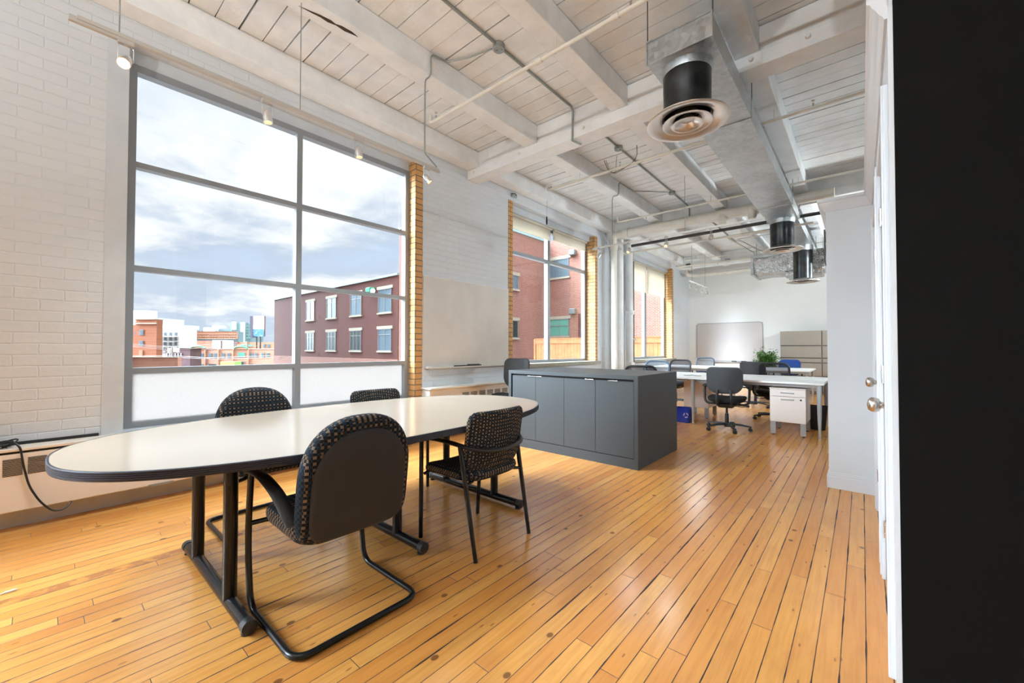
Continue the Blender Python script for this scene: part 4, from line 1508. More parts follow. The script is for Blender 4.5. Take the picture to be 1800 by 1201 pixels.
        sh.build('back_mesh', mm, o, smooth=True)
        pad(rrect(.38, .10, .04, 0, .585), .018, .01, bk, 30, 4, .014).build('lumbar_pad', fm, o, smooth=True)
    return o


tA = task_chair('black swivel chair with solid back, nearest of the office chairs, at the front white desk', (-1.50, 6.53, 0), .10, 'shell', .15)
tB = task_chair('solid-backed dark swivel chair between the two rows of white desks', (-1.66, 9.55, 0), -.05, 'shell', .7)
tC = task_chair('black mesh-backed swivel chair on the far side of the front desk, behind the drawer unit', (-1.13, 7.98, -.03), PI + .12, 'mesh', .5)
tD = task_chair('swivel chair with a blue fabric back beside the leafy plant', (-1.37, 11.75, 0), PI - .1, 'blue', .2)
tE = task_chair('grey mesh swivel chair at the far desk in front of the back whiteboard', (-3.26, 11.75, 0), PI + .1, 'greymesh', .2)
tF = task_chair('grey-blue mesh swivel chair showing over the island, left of a black one', (-3.06, 7.80, 0), PI + .15, 'greymesh', .4)
tG = task_chair('black mesh swivel chair over the island between two grey mesh chairs', (-3.04, 8.92, 0), PI - .1, 'mesh', .4)
tH = task_chair('low black swivel chair, only its top arc showing over the island', (-2.62, 6.15, -.0), .35, 'mesh', .4)
tI = task_chair('dark padded chair in the corner behind the left end of the island', (-3.70, 4.24, .0), 3.3, 'shell', .4, arms=False)
tH.scale = (1, 1, .985)
tC.location.z = 0
for o_, zs in ((tF, 1.02), (tG, 1.0), (tI, 1.11)):
    for c_ in o_.children:
        pass
tI.scale = (.9, .9, 1.13)


# ------------------------------------------------------------------ bench desks
def desk(label, x0, x1, y0, y1, group='white bench desks', sides=(-1, 1)):
    o = thing('bench_desk', label, 'desk', ((x0 + x1) / 2, (y0 + y1) / 2, 0), 0, group)
    hx_, hy = (x1 - x0) / 2, (y1 - y0) / 2
    gap = .03
    MB().box(-hx_, hx_, -hy, -gap, .710, .737).build('desktop', DESKW, o, bevel=.002)
    MB().box(-hx_, hx_, gap, hy, .710, .737).build('desktop', DESKW, o, bevel=.002)
    MB().box(-hx_ * .8, hx_ * .8, -.022, .022, .715, .733).build('cable_tray_lid', DESKLEG, o)
    MB().box(-hx_ + .05, hx_ - .05, -hy + .10, -hy + .14, .665, .709).build('side_rail', DESKLEG, o)
    MB().box(-hx_ + .05, hx_ - .05, hy - .14, hy - .10, .665, .709).build('side_rail', DESKLEG, o)
    for sx in sides:
        MB().box(sx * (hx_ - .07) - .02, sx * (hx_ - .07) + .02, -hy + .08, hy - .08, .68, .709).build('cross_rail', DESKLEG, o)
        for sy in (-1, 1):
            lx, ly = sx * (hx_ - .055), sy * (hy - .075)
            l_ = MB().tube([(lx + sx * .0, ly, .70), (lx, ly - sy * .012, .24), (lx, ly - sy * .02, .012)], [.030, .022, .013], 12).build('leg', DESKLEG, o, smooth=True)
            MB().lathe([(0, 0), (.020, 0), (.020, .006), (.007, .012), (.007, .02)], (lx, ly - sy * .02, 0), 10).build('leg_foot', CHROME, l_, smooth=True)
    return o


desk('white double bench desk nearest the camera, with the drawer unit under it', -2.06, -.375, 6.57, 8.03)
desk('white double bench desk mostly hidden behind the island, by the windows', -3.75, -2.062, 6.57, 8.03, sides=(-1,))
desk('white double bench desk in the far row near the filing cabinets', -2.50, -.80, 10.10, 11.53)
desk('white double bench desk in the far row on the window side', -4.15, -2.502, 10.10, 11.53, sides=(-1,))

# pedestal drawer units
def pedestal(label, x, y, rz, w=.41, d_=.58):
    o = thing('drawer_pedestal', label, 'drawer unit', (x, y, 0), rz, 'drawer pedestals under the front desks')
    MB().box(-w / 2, w / 2, .018, d_, .178, .634).build('body', PEDM, o, bevel=.002)
    MB().box(-w / 2 - .002, w / 2 + .002, .0, d_, .634, .646).build('top', PEDM, o, bevel=.002)
    for z0, z1 in ((.535, .628), (.184, .529)):
        dr = MB().box(-w / 2 + .002, w / 2 - .002, 0, .018, z0, z1).build('drawer', PEDM, o, bevel=.0015)
        zc = z1 - .045 if z1 > .6 else z1 - .035
        MB().tube(rounded([(-.07, .0, zc), (-.07, -.022, zc), (.07, -.022, zc), (.07, .0, zc)], .01), .005, 8).build('drawer_handle', CONDUIT, dr, smooth=True)
        if z1 < .6:
            MB().lathe([(0, -.004), (.011, -.004), (.012, 0)], (.15, 0, zc), 12, M=Matrix.Rotation(-PI / 2, 4, 'X')).build('lock', BLKPIPE, dr)
    for sx in (-1, 1):
        for yy in (.03, d_ - .03):
            MB().box(sx * (w / 2 - .035) - .032, sx * (w / 2 - .035) + .032, yy - .012, yy + .012, .012, .178).build('leg', PEDLEG, o, bevel=.002)
            MB().lathe([(0, 0), (.012, 0), (.012, .012)], (sx * (w / 2 - .035), yy, 0), 8).build('glide', BLACKP, o)
    return o


pedestal('white two drawer pedestal under the right end of the front desk', -.775, 6.62, 0)
p2 = pedestal('drawer pedestal under the desk behind the nearest swivel chair', -2.17, 7.90, PI, .40, .55)

# bins
def bin_(name, label, x, y, w0, w1, h, m, mark=False):
    o = thing(name, label, 'bin', (x, y, 0))
    mb = MB()
    n = 28
    def ring(w, z, k_=1.0):
        f_ = rrect(w * 2, w * 1.5, w * .35)
        return [mb.b.verts.new((*f_(i / n), z)) for i in range(n)]
    rg = [ring(w0 * .96, 0), ring(w0, .006), ring(w1, h), ring(w1 + .008, h), ring(w1 + .008, h - .014 if False else h + .008), ring(w1 - .006, h + .008), ring(w0 - .006, .012)]
    for A, B in zip(rg, rg[1:]):
        for j in range(n):
            mb.b.faces.new((A[j], A[(j + 1) % n], B[(j + 1) % n], B[j]))
    mb.b.faces.new(rg[0])
    mb.b.faces.new(rg[-1])
    mb.build('tub', m, o, smooth=True)
    if mark:
        # three chasing arrows in pale print on the near face
        mk_ = MB()
        for a0 in (0, 2 * PI / 3, 4 * PI / 3):
            for i in range(5):
                a = a0 + i * .28
                r0, r1 = .026, .040
                q = [(r0 * math.cos(a), r0 * math.sin(a)), (r1 * math.cos(a), r1 * math.sin(a)), (r1 * math.cos(a + .28), r1 * math.sin(a + .28)), (r0 * math.cos(a + .28), r0 * math.sin(a + .28))]
                zc_ = h * .55
                ysl = -(w0 + (w1 - w0) * .55) * .75 - .004
                vs = [mk_.b.verts.new((w0 * .55 + px_, ysl - (pz_) * .05, zc_ + pz_)) for px_, pz_ in q]
                mk_.b.faces.new(vs)
        mk_.build('printed_mark', BINMARK, o)
    return o


bin_('recycling_bin', 'blue recycling bin standing between the island and the front desk leg', -2.19, 6.80, .105, .125, .225, BINB, True)
bin_('waste_bin', 'black waste bin beside the white drawer pedestal', -.50, 7.46, .085, .115, .34, BINK)
bin_('recycling_bin', 'blue recycling bin behind the black waste bin under the front desk', -.60, 7.82, .15, .17, .26, BINB)

# cable lying on the front desk by the island
tag(MB().tube(rounded([(-2.25, 7.0, .741), (-2.18, 6.95, .742), (-2.12, 7.0, .75), (-2.05, 6.95, .742), (-1.98, 7.0, .741)], .04), .004, 6).build('desk_cable', CORDM, smooth=True), 'short dark cable lying on the front white desk beside the island', 'cable')

# ------------------------------------------------------------------ filing cabinets
def filing(label, x0, x1):
    o = thing('filing_cabinet', label, 'filing cabinet', ((x0 + x1) / 2, 13.35, 0), 0, 'lateral filing cabinets on the back wall')
    w = (x1 - x0) / 2
    MB().box(-w + .003, w - .003, .01, .46, .02, 1.665).build('body', FILEM, o, bevel=.003)
    MB().box(-w + .02, w - .02, .03, .44, 0, .03).build('plinth', FILED, o)
    for z0, z1 in ((.04, .44), (.445, .80), (.805, .95) if False else (.805, .925), (.93, 1.255), (1.26, 1.655)):
        dr = MB().box(-w + .012, w - .012, .0, .011, z0 + .02, z1).build('drawer', FILEM, o, bevel=.002)
        MB().box(-w + .012, w - .012, .004, .011, z0, z0 + .018).build('drawer_grip', FILED, dr)
    MB().lathe([(0, -.012), (.010, -.012), (.012, 0)], (w - .03, .0, 1.06), 10, M=Matrix.Rotation(-PI / 2, 4, 'X')).build('lock', CHROME, o)
    return o


filing('grey filing cabinet on the back wall, beside the leafy plant', -1.715, -.80)
filing('grey filing cabinet on the back wall, partly hidden by the white closet wall', -.795, .12)

# ------------------------------------------------------------------ whiteboard on the back wall
wb = thing('whiteboard', 'large pale whiteboard with rounded corners on the back wall', 'whiteboard', (-3.115, Y1, 1.39))
fn = rrect(1.85, 1.20, .06)
MB().prism([fn(i / 64) for i in range(64)], 0, .02, M=Matrix.Rotation(PI / 2, 4, 'X')).build('frame', BOARDF, wb, smooth=False)
fn2 = rrect(1.80, 1.15, .045)
MB().prism([fn2(i / 64) for i in range(64)], .0201, .023, M=Matrix.Rotation(PI / 2, 4, 'X')).build('board_surface', BOARDM, wb)
MB().box(-.48, .62, -.09, -.02, -.625, -.605).build('tray', BOARDF, wb, bevel=.004)
for x, lb in ((-2.96 - .0, 'dark board eraser on the left part of the back whiteboard tray'), (-2.70, 'dark board eraser on the right of the other on the whiteboard tray')):
    tag(MB().box(x - .06, x + .07, Y1 - .085, Y1 - .035, 1.39 - .604, 1.39 - .572).build('board_eraser', BLACKP, bevel=.005), lb, 'eraser')

# ------------------------------------------------------------------ plant
pl = thing('potted_ficus', 'leafy green ficus in a pot between the back whiteboard and the filing cabinets', 'plant', (-1.98, 12.95, 0))
MB().lathe([(0, 0), (.12, 0), (.17, .30), (.185, .30), (.185, .33), (.165, .33), (.155, .28), (0, .28)], (0, 0, 0), 28).build('pot', POTM, pl, smooth=True)
MB().lathe([(.0, .29), (.155, .285)], (0, 0, 0), 20).build('soil', SOIL, pl)
st_ = MB()
rng = random.Random(11)
tips = []
for k_ in range(4):
    a = k_ * 1.6
    p0 = Vector((.03 * math.cos(a), .03 * math.sin(a), .28))
    p1 = p0 + Vector((.03 * math.cos(a), .03 * math.sin(a), .30))
    p2 = p1 + Vector((.10 * math.cos(a), .10 * math.sin(a), .30))
    st_.tube([p0, p1, p2], [.012, .010, .006], 8)
    for j in range(7):
        b = rng.uniform(0, 2 * PI)
        q = p1.lerp(p2, rng.uniform(.1, 1)) if j else p2
        e = q + Vector((math.cos(b) * rng.uniform(.12, .30), math.sin(b) * rng.uniform(.1, .26), rng.uniform(.02, .28)))
        e.z = min(e.z, 1.28)
        st_.tube([q, (q + e) / 2 + Vector((0, 0, .03)), e], [.005, .004, .002], 5)
        tips.append((q, e))
st_.build('stem', STEM, pl, smooth=True)
lf = MB()
for q, e in tips:
    for j in range(60):
        c_ = q.lerp(e, rng.uniform(.25, 1.05)) + Vector((rng.gauss(0, .05), rng.gauss(0, .05), rng.gauss(0, .05)))
        c_.z = min(c_.z, 1.34)
        if c_.z < .62:
            continue
        dirv = Vector((rng.gauss(0, 1), rng.gauss(0, 1), rng.gauss(-.2, .5))).normalized()
        sd = dirv.cross(Vector((0, 0, 1)))
        sd = sd.normalized() if sd.length > .1 else Vector((1, 0, 0))
        nrm_ = sd.cross(dirv)
        L_ = rng.uniform(.055, .09)
        Wd = L_ * .24
        v0 = lf.b.verts.new(c_)
        v1 = lf.b.verts.new(c_ + dirv * L_ * .45 + sd * Wd + nrm_ * .006)
        v2 = lf.b.verts.new(c_ + dirv * L_ - nrm_ * .008)
        v3 = lf.b.verts.new(c_ + dirv * L_ * .45 - sd * Wd + nrm_ * .006)
        lf.b.faces.new((v0, v1, v2))
        lf.b.faces.new((v0, v2, v3))
lf.build('foliage', LEAF, pl)

# ================================================================== outside
WINW = mat('far_window_frame', srgb(122, 126, 126), .5)
WING = mat('far_window_glass', srgb(96, 112, 122), .25, spec=.3)
WINGG = mat('far_window_green', srgb(90, 160, 140), .12, spec=.9)
WINGD = mat('far_window_dark', srgb(46, 54, 52), .3, spec=.3)
STONE = mat('far_stone', srgb(172, 160, 140), .8, var=.08, vscale=2)
COPING = mat('far_coping', srgb(150, 178, 178), .5)
CONC = mat('far_concrete', srgb(214, 210, 202), .8, var=.04)
WHITEB = mat('far_white', srgb(206, 206, 206), .7)
TEAL = mat('far_teal_glass', srgb(112, 138, 142), .15, spec=.9)
REDR = mat('far_red', srgb(222, 92, 66), .7)
RUST = mat('far_rust', srgb(186, 138, 112), .8)
RUSTD = mat('far_rust_dark', srgb(110, 78, 66), .8)
DKBR = mat('far_dark_brick', srgb(110, 84, 88), .85, var=.2, vscale=.3)
BRWN = mat('far_brown', srgb(176, 128, 96), .8, var=.1, vscale=.3)
GREEN = mat('far_green', srgb(150, 210, 90), .5)
GND = mat('asphalt', srgb(120, 118, 116), .9, var=.1, vscale=.1)
ROOFG = mat('roof_gravel', srgb(170, 166, 160), .9, var=.1, vscale=1)
POLEW = mat('pole_wood', srgb(150, 146, 140), .8)
CEDAR = mat('cedar', srgb(150, 92, 50), .75, var=.25, vscale=4)
LIGHTB = mat('lamp_box', srgb(120, 124, 124), .5)
LIGHTG = mat('lamp_green', srgb(40, 150, 110), .5)

struct(MB().box(WX - .28, XR + .2, Y0 - .2, Y1 + .2, ZC + .32, 18).build('wall_added_floors', WALLBRICK))  # unseen storeys added to shade the annex from sun and sky
struct(MB().box(-420, -4.8, -200, 300, -11.2, -11).build('ground', GND))

# ---- brick building across the yard: wing facing us, with a step towards our wall
YB = 16.6
bw = thing('brick_building', 'three storey red brick building across the yard, right half of the first window', 'building', (-36, YB, 0))
MB().box(-12.47, 11.0, 0, 12, -11, 6.42).build('wall', RBRICK, bw)
MB().box(-12.6, 11.0, -.12, 12, 6.42, 6.56).build('coping', COPING, bw)
MB().box(-12.475, 11.0, -.05, 0, -11, .40).build('base_course', RBRICK2, bw)


def far_window(parent, x, z, w, h, y=0.0, axis='X', glass=WING, lintel=True, mun=1, deep=.12, tr=.0):
    """window on a face of its building; axis X: face looks to -Y, axis Y: face looks to +X"""
    Mm = Matrix.Identity(4) if axis == 'X' else Matrix.Rotation(PI / 2, 4, 'Z')
    T = Matrix.Translation((x, y, z)) @ Mm if axis == 'X' else Matrix.Translation((y, x, z)) @ Mm
    fr = MB()
    b_ = .05
    for a in ((-w / 2, -w / 2 + b_, 0, h), (w / 2 - b_, w / 2, 0, h), (-w / 2, w / 2, 0, b_), (-w / 2, w / 2, h - b_, h)):
        fr.box(a[0], a[1], -.05, .02, a[2], a[3], T)
    for i in range(mun):
        c = -w / 2 + w * (i + 1) / (mun + 1)
        fr.box(c - .02, c + .02, -.04, .02, 0, h, T)
    if tr:
        fr.box(-w / 2, w / 2, -.04, .02, h * tr - .03, h * tr + .03, T)
    o = fr.build('window', WINW, parent)
    MB().box(-w / 2 + .02, w / 2 - .02, -.015, .015, .02, h - .02, T).build('pane', glass, o)
    if lintel:
        MB().box(-w / 2 - .18, w / 2 + .18, -.06, .03, h, h + .22, T).build('lintel', STONE, o)
        MB().box(-w / 2 - .12, w / 2 + .12, -.10, .03, -.12, 0, T).build('window_ledge', STONE, o)
    return o


for i, xc in enumerate((-39.4, -35.15, -30.92, -26.7)):
    far_window(bw, xc + 36, 3.84, 1.72, 1.74, glass=WING, tr=.76, mun=1)
    far_window(bw, xc + 36, 1.0, 1.72, 1.62, glass=(WING if i == 3 else WINGD), tr=.74, mun=1 if i == 3 else 2)
for i, yc in enumerate((3.2, 7.4)):
    pass
o = MB()
o.box(7.35, 8.0, -.5, 0, 5.42, 5.80)
o.build('floodlight', LIGHTG, bw, bevel=.05)

b2 = thing('brick_annex', 'paler red brick building with a cedar fence before it, seen through the middle window', 'building', (-18.9, 16.6, 0))
MB().box(-6, 0, 0, 16, -11, 9.6).build('wall', RBRICK2, b2)
MB().box(-6, 14.2, 9.4, 16, -11, 9.6).build('wall', RBRICK2, b2)
MB().box(-6, 14.2, 16, 16.2, 9.6, 9.75).build('coping', COPING, b2)
MB().box(-6, .1, -.1, 16, 9.6, 9.75).build('coping', COPING, b2)
for yc in (5.35, 1.2):
    far_window(b2, yc, 5.45, 1.2, 1.0, 0.02, 'Y', WING)
    far_window(b2, yc, 1.95, 1.2, 1.25, 0.02, 'Y', WINGD)
far_window(b2, 1.30, 2.15, 1.75, 1.30, 9.4, 'X', WINGG, tr=.6)
far_window(b2, 1.30, 6.65, 1.75, 1.40, 9.4, 'X', WING, mun=1)
far_window(b2, -.6, 11.2 - 2.5, 1.4, .8, 9.4, 'X', WING)
far_window(b2, 6.3, 2.15, 1.75, 1.30, 9.4, 'X', WING)
far_window(b2, 6.3, 6.65, 1.75, 1.40, 9.4, 'X', WING)
for z in (3.75, 8.15):
    MB().box(2.35, 2.85, 9.05, 9.4, z, z + .42).build('floodlight', LIGHTB, b2, bevel=.05)
MB().box(3.10, 3.65, 9.2, 9.4, -3, 3.75).build('pilaster', RBRICK, b2)

rf = struct(MB().box(-12.5, -4.75, 7.5, 16.5, -1.0, -.25).build('ground_roof_deck', ROOFG))
fc = thing('cedar_fence', 'orange cedar board fence outside the middle and far windows', 'fence', (-7.5, 14.0, -.25))
for i in range(42):
    x = -3.2 + i * .148
    MB().box(x, x + .142, 0, .02, .05, 1.66).build('fence_board', CEDAR, fc)
MB().box(-3.2, 3.02, -.03, .0, 1.64, 1.83).build('top_rail', CEDAR, fc)
MB().box(-3.2, 3.02, -.05, .05, 1.83, 1.865).build('cap_rail', CEDAR, fc)
for x in (-3.28, -.9, 1.5):
    MB().box(x, x + .09, -.04, .05, 0, 1.84).build('fence_post', CEDAR, fc)

nb = thing('shade_block', 'added unseen block beyond the left edge that shades the brick facade', 'building', (-62, -22, 0))  # unseen mass added to keep the sky glow off the yard facade
nb['kind'] = 'structure'
MB().box(-13, 13, -22, 22, -11, 46).build('wall', RBRICK, nb)

# ---- city: every building stands at its own distance and faces our side
CY, SY = math.cos(YAW), math.sin(YAW)


def spot(px, dist):
    """ground position at forward distance dist under picture column px"""
    rr = (px - 900) / 714.29
    return Vector(((-SY + rr * CY) * dist, (CY + rr * SY) * dist, 0))


def hgt(py, dist):
    return 1.18 + (613.3 - py) / 714.29 * dist


def block(name, label, px0, px1, py, dist, m, cat='building', depth=3, base=-11.0):
    a, b = spot(px0, dist), spot(px1, dist)
    c = (a + b) / 2
    w = (b - a).length / 2
    o = thing(name, label, cat, (c.x, c.y, 0), math.atan2((b - a).y, (b - a).x))
    h = hgt(py, dist)
    MB().box(-w, w, 0, depth, base, h).build('wall', m, o)
    k = dist / 714.29 * ((b - a).length / ((px1 - px0) * dist / 714.29))
    o_w = lambda px: -w + 2 * w * (px - px0) / (px1 - px0)
    return o, w, h, o_w, (lambda py_: hgt(py_, dist))


def wins(o, ox, oz, cells, glass=WINGD, fr=WINW):
    for x0, x1, yt, yb in cells:
        a, b, z0, z1 = ox(x0), ox(x1), oz(yb), oz(yt)
        f_ = MB().box(a, b, -.12, .05, z0, z1).build('window', fr, o)
        MB().box(a + (b - a) * .12, b - (b - a) * .12, -.14, -.12, z0 + (z1 - z0) * .08, z1 - (z1 - z0) * .08).build('pane', glass, f_)


o, w, h, ox, oz = block('office_block', 'pale stepped office block at the far left of the skyline', 196, 263, 547, 150, WHITEB)
MB().box(ox(222), ox(277), 2, 12, -11, oz(560)).build('lower_wing', WHITEB, o)
MB().box(ox(200), ox(262), -.3, 0, oz(556), oz(554)).build('cornice', CONC, o)
wins(o, ox, oz, [(225 + 6 * i, 226.6 + 6 * i, 562 + 5 * j, 564.5 + 5 * j) for i in range(6) for j in range(3)], WING)
o, w, h, ox, oz = block('brick_tower', 'orange brick tower with three windows at the left of the skyline', 238.5, 275, 563, 70, ORBRICK, depth=1.2)
MB().box(ox(238.2), ox(275.3), -.25, 0, oz(571), oz(569)).build('stone_band', STONE, o)
MB().box(ox(238.2), ox(275.3), -.2, 1.3, oz(563), oz(562)).build('coping', STONE, o)
MB().box(ox(205), ox(238.5), 1.25, 2.6, -11, oz(572)).build('side_wing', ORBRICK, o)
wins(o, ox, oz, [(245.5, 252.5, 581, 590.5), (245.5, 252.5, 600.5, 609.5)], WING)
wins(o, ox, oz, [(245.5, 252, 617, 627)], BRWN, BRWN)
f_ = MB().box(ox(225.5), ox(231), 1.15, 1.27, oz(590), oz(583)).build('window', WING, o)
o, w, h, ox, oz = block('apartment_block', 'white apartment block with grey balconies behind the orange tower', 274, 316, 577, 100, WHITEB)
MB().box(ox(279), ox(295), 1, 10, oz(578), oz(570.5)).build('penthouse', WHITEB, o)
wins(o, ox, oz, [(279 + 9.3 * i, 283.5 + 9.3 * i, 585.5 + 8.6 * j, 591.5 + 8.6 * j) for i in range(4) for j in range(4)], WING)
for j in range(4):
    MB().box(ox(275), ox(314), -1.2, 0, oz(594.2 + 8.6 * j), oz(593.2 + 8.6 * j)).build('balcony_slab', POLEW, o)
o, w, h, ox, oz = block('blank_block', 'blank white slab building right of the white apartment block', 317.5, 331, 573, 112, WHITEB)
wins(o, ox, oz, [(320.5, 322.5, 595, 598), (325, 327, 592.5, 594)], WING)
o, w, h, ox, oz = block('low_brick_wall', 'low long pink brick wall at the bottom left of the first window', 150, 313, 630, 50, PKBRICK, cat='wall', depth=.6)
MB().box(ox(150), ox(313), -.1, .7, oz(630), oz(629)).build('coping', STONE, o)
o, w, h, ox, oz = block('dark_shed', 'dark mottled brick shed behind the utility pole', 291, 334.5, 613.5, 82, DKBR)
MB().box(ox(291), ox(338), -.2, 6, oz(613.8), oz(613)).build('roof_edge', RUSTD, o)
wins(o, ox, oz, [(293 + 5 * i, 295.5 + 5 * i, 622, 628) for i in range(6)], WHITEB)
o, w, h, ox, oz = block('red_roofed_hall', 'hall with a bright red upper wall in the middle of the skyline', 331, 373, 600.5, 120, REDR)
o, w, h, ox, oz = block('white_hall', 'plain white building beside the red hall', 373, 398, 599, 116, WHITEB)
MB().box(ox(389.2), ox(390.4), -.3, 0, -5, oz(600)).build('downpipe', RUSTD, o)
o, w, h, ox, oz = block('lattice_building', 'long building wrapped in rust coloured lattice on the skyline', 330, 419, 584, 160, TEAL)
for i in range(30):
    MB().box(ox(330.5 + 3 * i), ox(332.3 + 3 * i), -1.0, -.4, oz(597), oz(584.5)).build('lattice_post', RUST, o)
for j in range(4):
    MB().box(ox(330), ox(419), -1.3, -1.0, oz(597.2 - 4.2 * j), oz(596.2 - 4.2 * j)).build('lattice_rail', RUSTD if j == 3 else RUST, o)
o, w, h, ox, oz = block('plant_house', 'white rooftop plant house above the lattice building', 357, 378, 577, 190, WHITEB)
MB().box(ox(367), ox(376), 2, 8, oz(577), oz(573)).build('upper_box', WHITEB, o)
MB().box(ox(379), ox(402), 2, 8, -11, oz(580)).build('teal_wing', TEAL, o)
o, w, h, ox, oz = block('glass_tower', 'green glass and white tower left of the billboard', 404, 431, 568, 230, TEAL)
MB().box(ox(408.5), ox(415.5), -.8, 0, -11, oz(567)).build('white_pier', WHITEB, o)
MB().box(ox(424), ox(431), -.8, 0, -11, oz(568)).build('white_pier', WHITEB, o)
MB().box(ox(431), ox(440), 2, 12, -11, oz(571)).build('lower_glass_wing', TEAL, o)
wins(o, ox, oz, [(416.5 + 2.5 * i, 418 + 2.5 * i, 570 + 5 * j, 573 + 5 * j) for i in range(3) for j in range(6)] + [(433 + 2.5 * i, 434.5 + 2.5 * i, 573 + 5 * j, 576 + 5 * j) for i in range(3) for j in range(5)], WINGG)

# billboard
bd = thing('billboard', 'tall billboard with a blue lower half on posts above the roofs', 'billboard', spot(454, 120) + Vector((0, 0, hgt(592.5, 120))), math.atan2(SY, CY))
k = 120 / 714.29
m_, t_, b_, o_ = newmat('billboard_print')
P_ = t_.n('ShaderNodeTexCoord').outputs['Object']
x_, y_, z_ = t_.xyz(P_)
H_ = 36 * k
zz = t_.m('DIVIDE', z_, H_)
nz = t_.noise(P_, .9, 4, .6)
sky_ = t_.mix(t_.ss(nz, .4, .65), srgb(252, 246, 238), srgb(246, 196, 168))
low = t_.mix(t_.ss(t_.noise(P_, 1.4, 3, .6), .55, .7), srgb(66, 120, 170), srgb(190, 214, 232))
t_.put(b_.inputs['Base Color'], t_.mix(t_.m('GREATER_THAN', zz, .36), low, sky_))
MB().box(-9 * k, 10 * k, -.2, 0, 0, H_).build('printed_face', m_, bd)
MB().box(-14 * k, -9 * k, -.3, 1.5, -1.5 * k, H_ * .98).build('dark_side', mat('bill_side', srgb(64, 60, 78), .6), bd)
MB().box(-9 * k, 10 * k, 0, .6, 0, H_).build('backing', RUSTD, bd)
for xx in (2.5, -4):
    MB().box((xx - .6) * k, (xx + .6) * k, .1, .5, -10, 0).build('post', BLKPIPE, bd)

o, w, h, ox, oz = block('brown_arcade', 'brown building with green arched windows behind the pink brick row', 398.5, 486, 602.5, 128, BRWN)
MB().box(ox(398), ox(420), -.4, 0, oz(603.5), oz(602)).build('roof_edge', RUSTD, o)
for cx_ in (427, 440):
    aw = MB()
    pts = [(ox(cx_ - 4.5), oz(610.5)), (ox(cx_ + 4.5), oz(610.5))]
    R_ = (ox(cx_ + 4.5) - ox(cx_ - 4.5)) / 2
    cxx = (ox(cx_ + 4.5) + ox(cx_ - 4.5)) / 2
    poly = [(cxx + R_ * math.cos(a), oz(610.5) + R_ * .95 * math.sin(a)) for a in [PI * i / 12 for i in range(13)]]
    aw.prism(poly, 0, .2, M=Matrix.Rotation(PI / 2, 4, 'X'))
    aw.build('arched_window', WINGG, o)
wins(o, ox, oz, [(400 + 3.4 * i, 402 + 3.4 * i, 605, 609.5) for i in range(5)] + [(463, 467, 606, 612), (470, 475, 606, 612)], WING)
MB().box(ox(434), ox(435.2), -.5, 0, oz(612), oz(601)).build('pier', STONE, o)

o, w, h, ox, oz = block('brick_row', 'long pink brick warehouse with arched parapets at the foot of the skyline', 336, 486, 615, 90, PKBRICK)
MB().box(ox(336), ox(486), -.15, 6, oz(615), oz(614.2)).build('coping', CONC, o)
for c0, c1, top in ((336.5, 362, 610.5), (413, 437, 611)):
    R_ = (ox(c1) - ox(c0)) / 2
    cxx = (ox(c1) + ox(c0)) / 2
    hh_ = oz(top) - oz(615)
    poly = [(cxx + R_ * math.cos(a), oz(615) + hh_ * math.sin(a)) for a in [PI * i / 16 for i in range(17)]]
    MB().prism(poly, -.3, .3, M=Matrix.Rotation(PI / 2, 4, 'X')).build('parapet', PKBRICK, o)
    arc_ = [(p[0], -.35, p[1] + .08) for p in poly]
    MB().tube(arc_, .16, 6).build('parapet_cap', LIGHTG, o)
for xx in (362, 385, 411, 438):
    MB().box(ox(xx) - .12, ox(xx) + .12, -.3, 0, -11, oz(615)).build('pier', PKBRICK, o)
wins(o, ox, oz, [(x, x + 6, 622, 631) for x in (343.5, 352.5, 367.5, 376.5, 390, 400)] + [(x, x + 5.5, 621.5, 629.5) for x in (440, 448, 460, 468.5)] + [(x, x + 6, 641, 650) for x in (343.5, 352.5, 440, 449, 461, 470)], WING)
wins(o, ox, oz, [(418.5, 432, 620.5, 629.5)], WINGG)
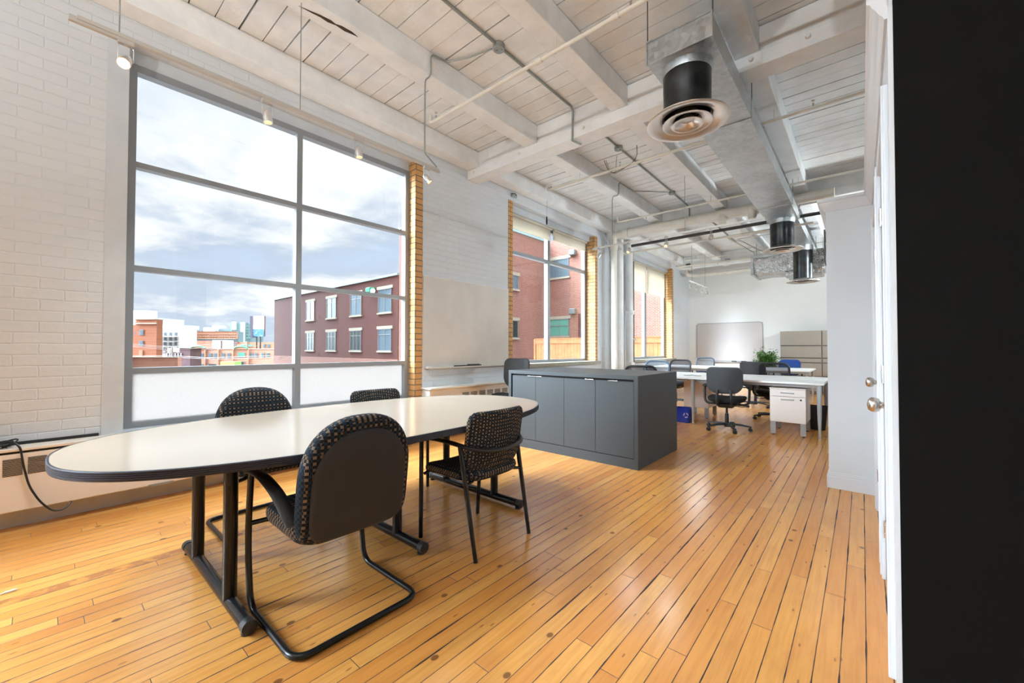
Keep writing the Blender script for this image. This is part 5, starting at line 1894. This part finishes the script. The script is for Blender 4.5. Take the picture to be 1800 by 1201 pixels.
wins(o, ox, oz, [(366, 383, 641, 646), (418.5, 431, 636.5, 646)], WINGD)
o, w, h, ox, oz = block('green_canopy', 'lime green canopy in front of the pink brick warehouse', 388, 413, 637, 82, GREEN, cat='canopy', depth=2, base=-4.0)
# utility pole with transformers and wires
up_ = thing('utility_pole', 'utility pole with transformer cans and wires, left part of the first window', 'pole', spot(303, 60))
k = 60 / 714.29
MB().tube([(0, 0, -11), (0, 0, hgt(611, 60))], .13, 8).build('pole', POLEW, up_)
for dx_, pz in ((-.42, 622), (.42, 620), (.85, 621)):
    MB().tube([(dx_ * CY, dx_ * SY, hgt(pz, 60)), (dx_ * CY, dx_ * SY, hgt(pz, 60) + .7)], .2, 10).build('transformer', CONC, up_)
MB().tube([(-.9 * CY, -.9 * SY, hgt(618, 60)), (1.1 * CY, 1.1 * SY, hgt(618, 60))], .05, 6).build('crossarm', POLEW, up_)
for i, pz in enumerate((604, 606.5, 609, 626.5, 629)):
    z = hgt(pz, 60)
    L_, R_ = -14, 6 + i
    MB().tube([(L_ * CY, L_ * SY, z + .3), (L_ * .5 * CY, L_ * .5 * SY, z - .1), (0, 0, z if pz > 611 else z - .6), (R_ * .6 * CY, R_ * .6 * SY, z - .3), (R_ * CY * 1.6, R_ * SY * 1.6, z)], .018, 4).build('wire', WHITEB if pz > 620 else POLEW, up_)
# bare tree at the right end of the warehouse
tr_ = thing('bare_tree', 'bare twiggy tree before the right end of the pink warehouse', 'tree', spot(474, 86) + Vector((0, 0, -11)))
rng = random.Random(4)
tk = MB()
tk.tube([(0, 0, 0), (.1, 0, 4), (0, 0, 7)], [.25, .16, .1], 6)
for i in range(26):
    z = rng.uniform(4, 7)
    a = rng.uniform(-1, 1)
    p = Vector((0, 0, z))
    e = p + Vector((a * 2.2 * CY, a * 2.2 * SY, rng.uniform(.8, 3.2)))
    tk.tube([p, p.lerp(e, .5) + Vector((0, 0, .3)), e], [.05, .035, .015], 4)
tk.build('branches', RUSTD, tr_)
tk = None
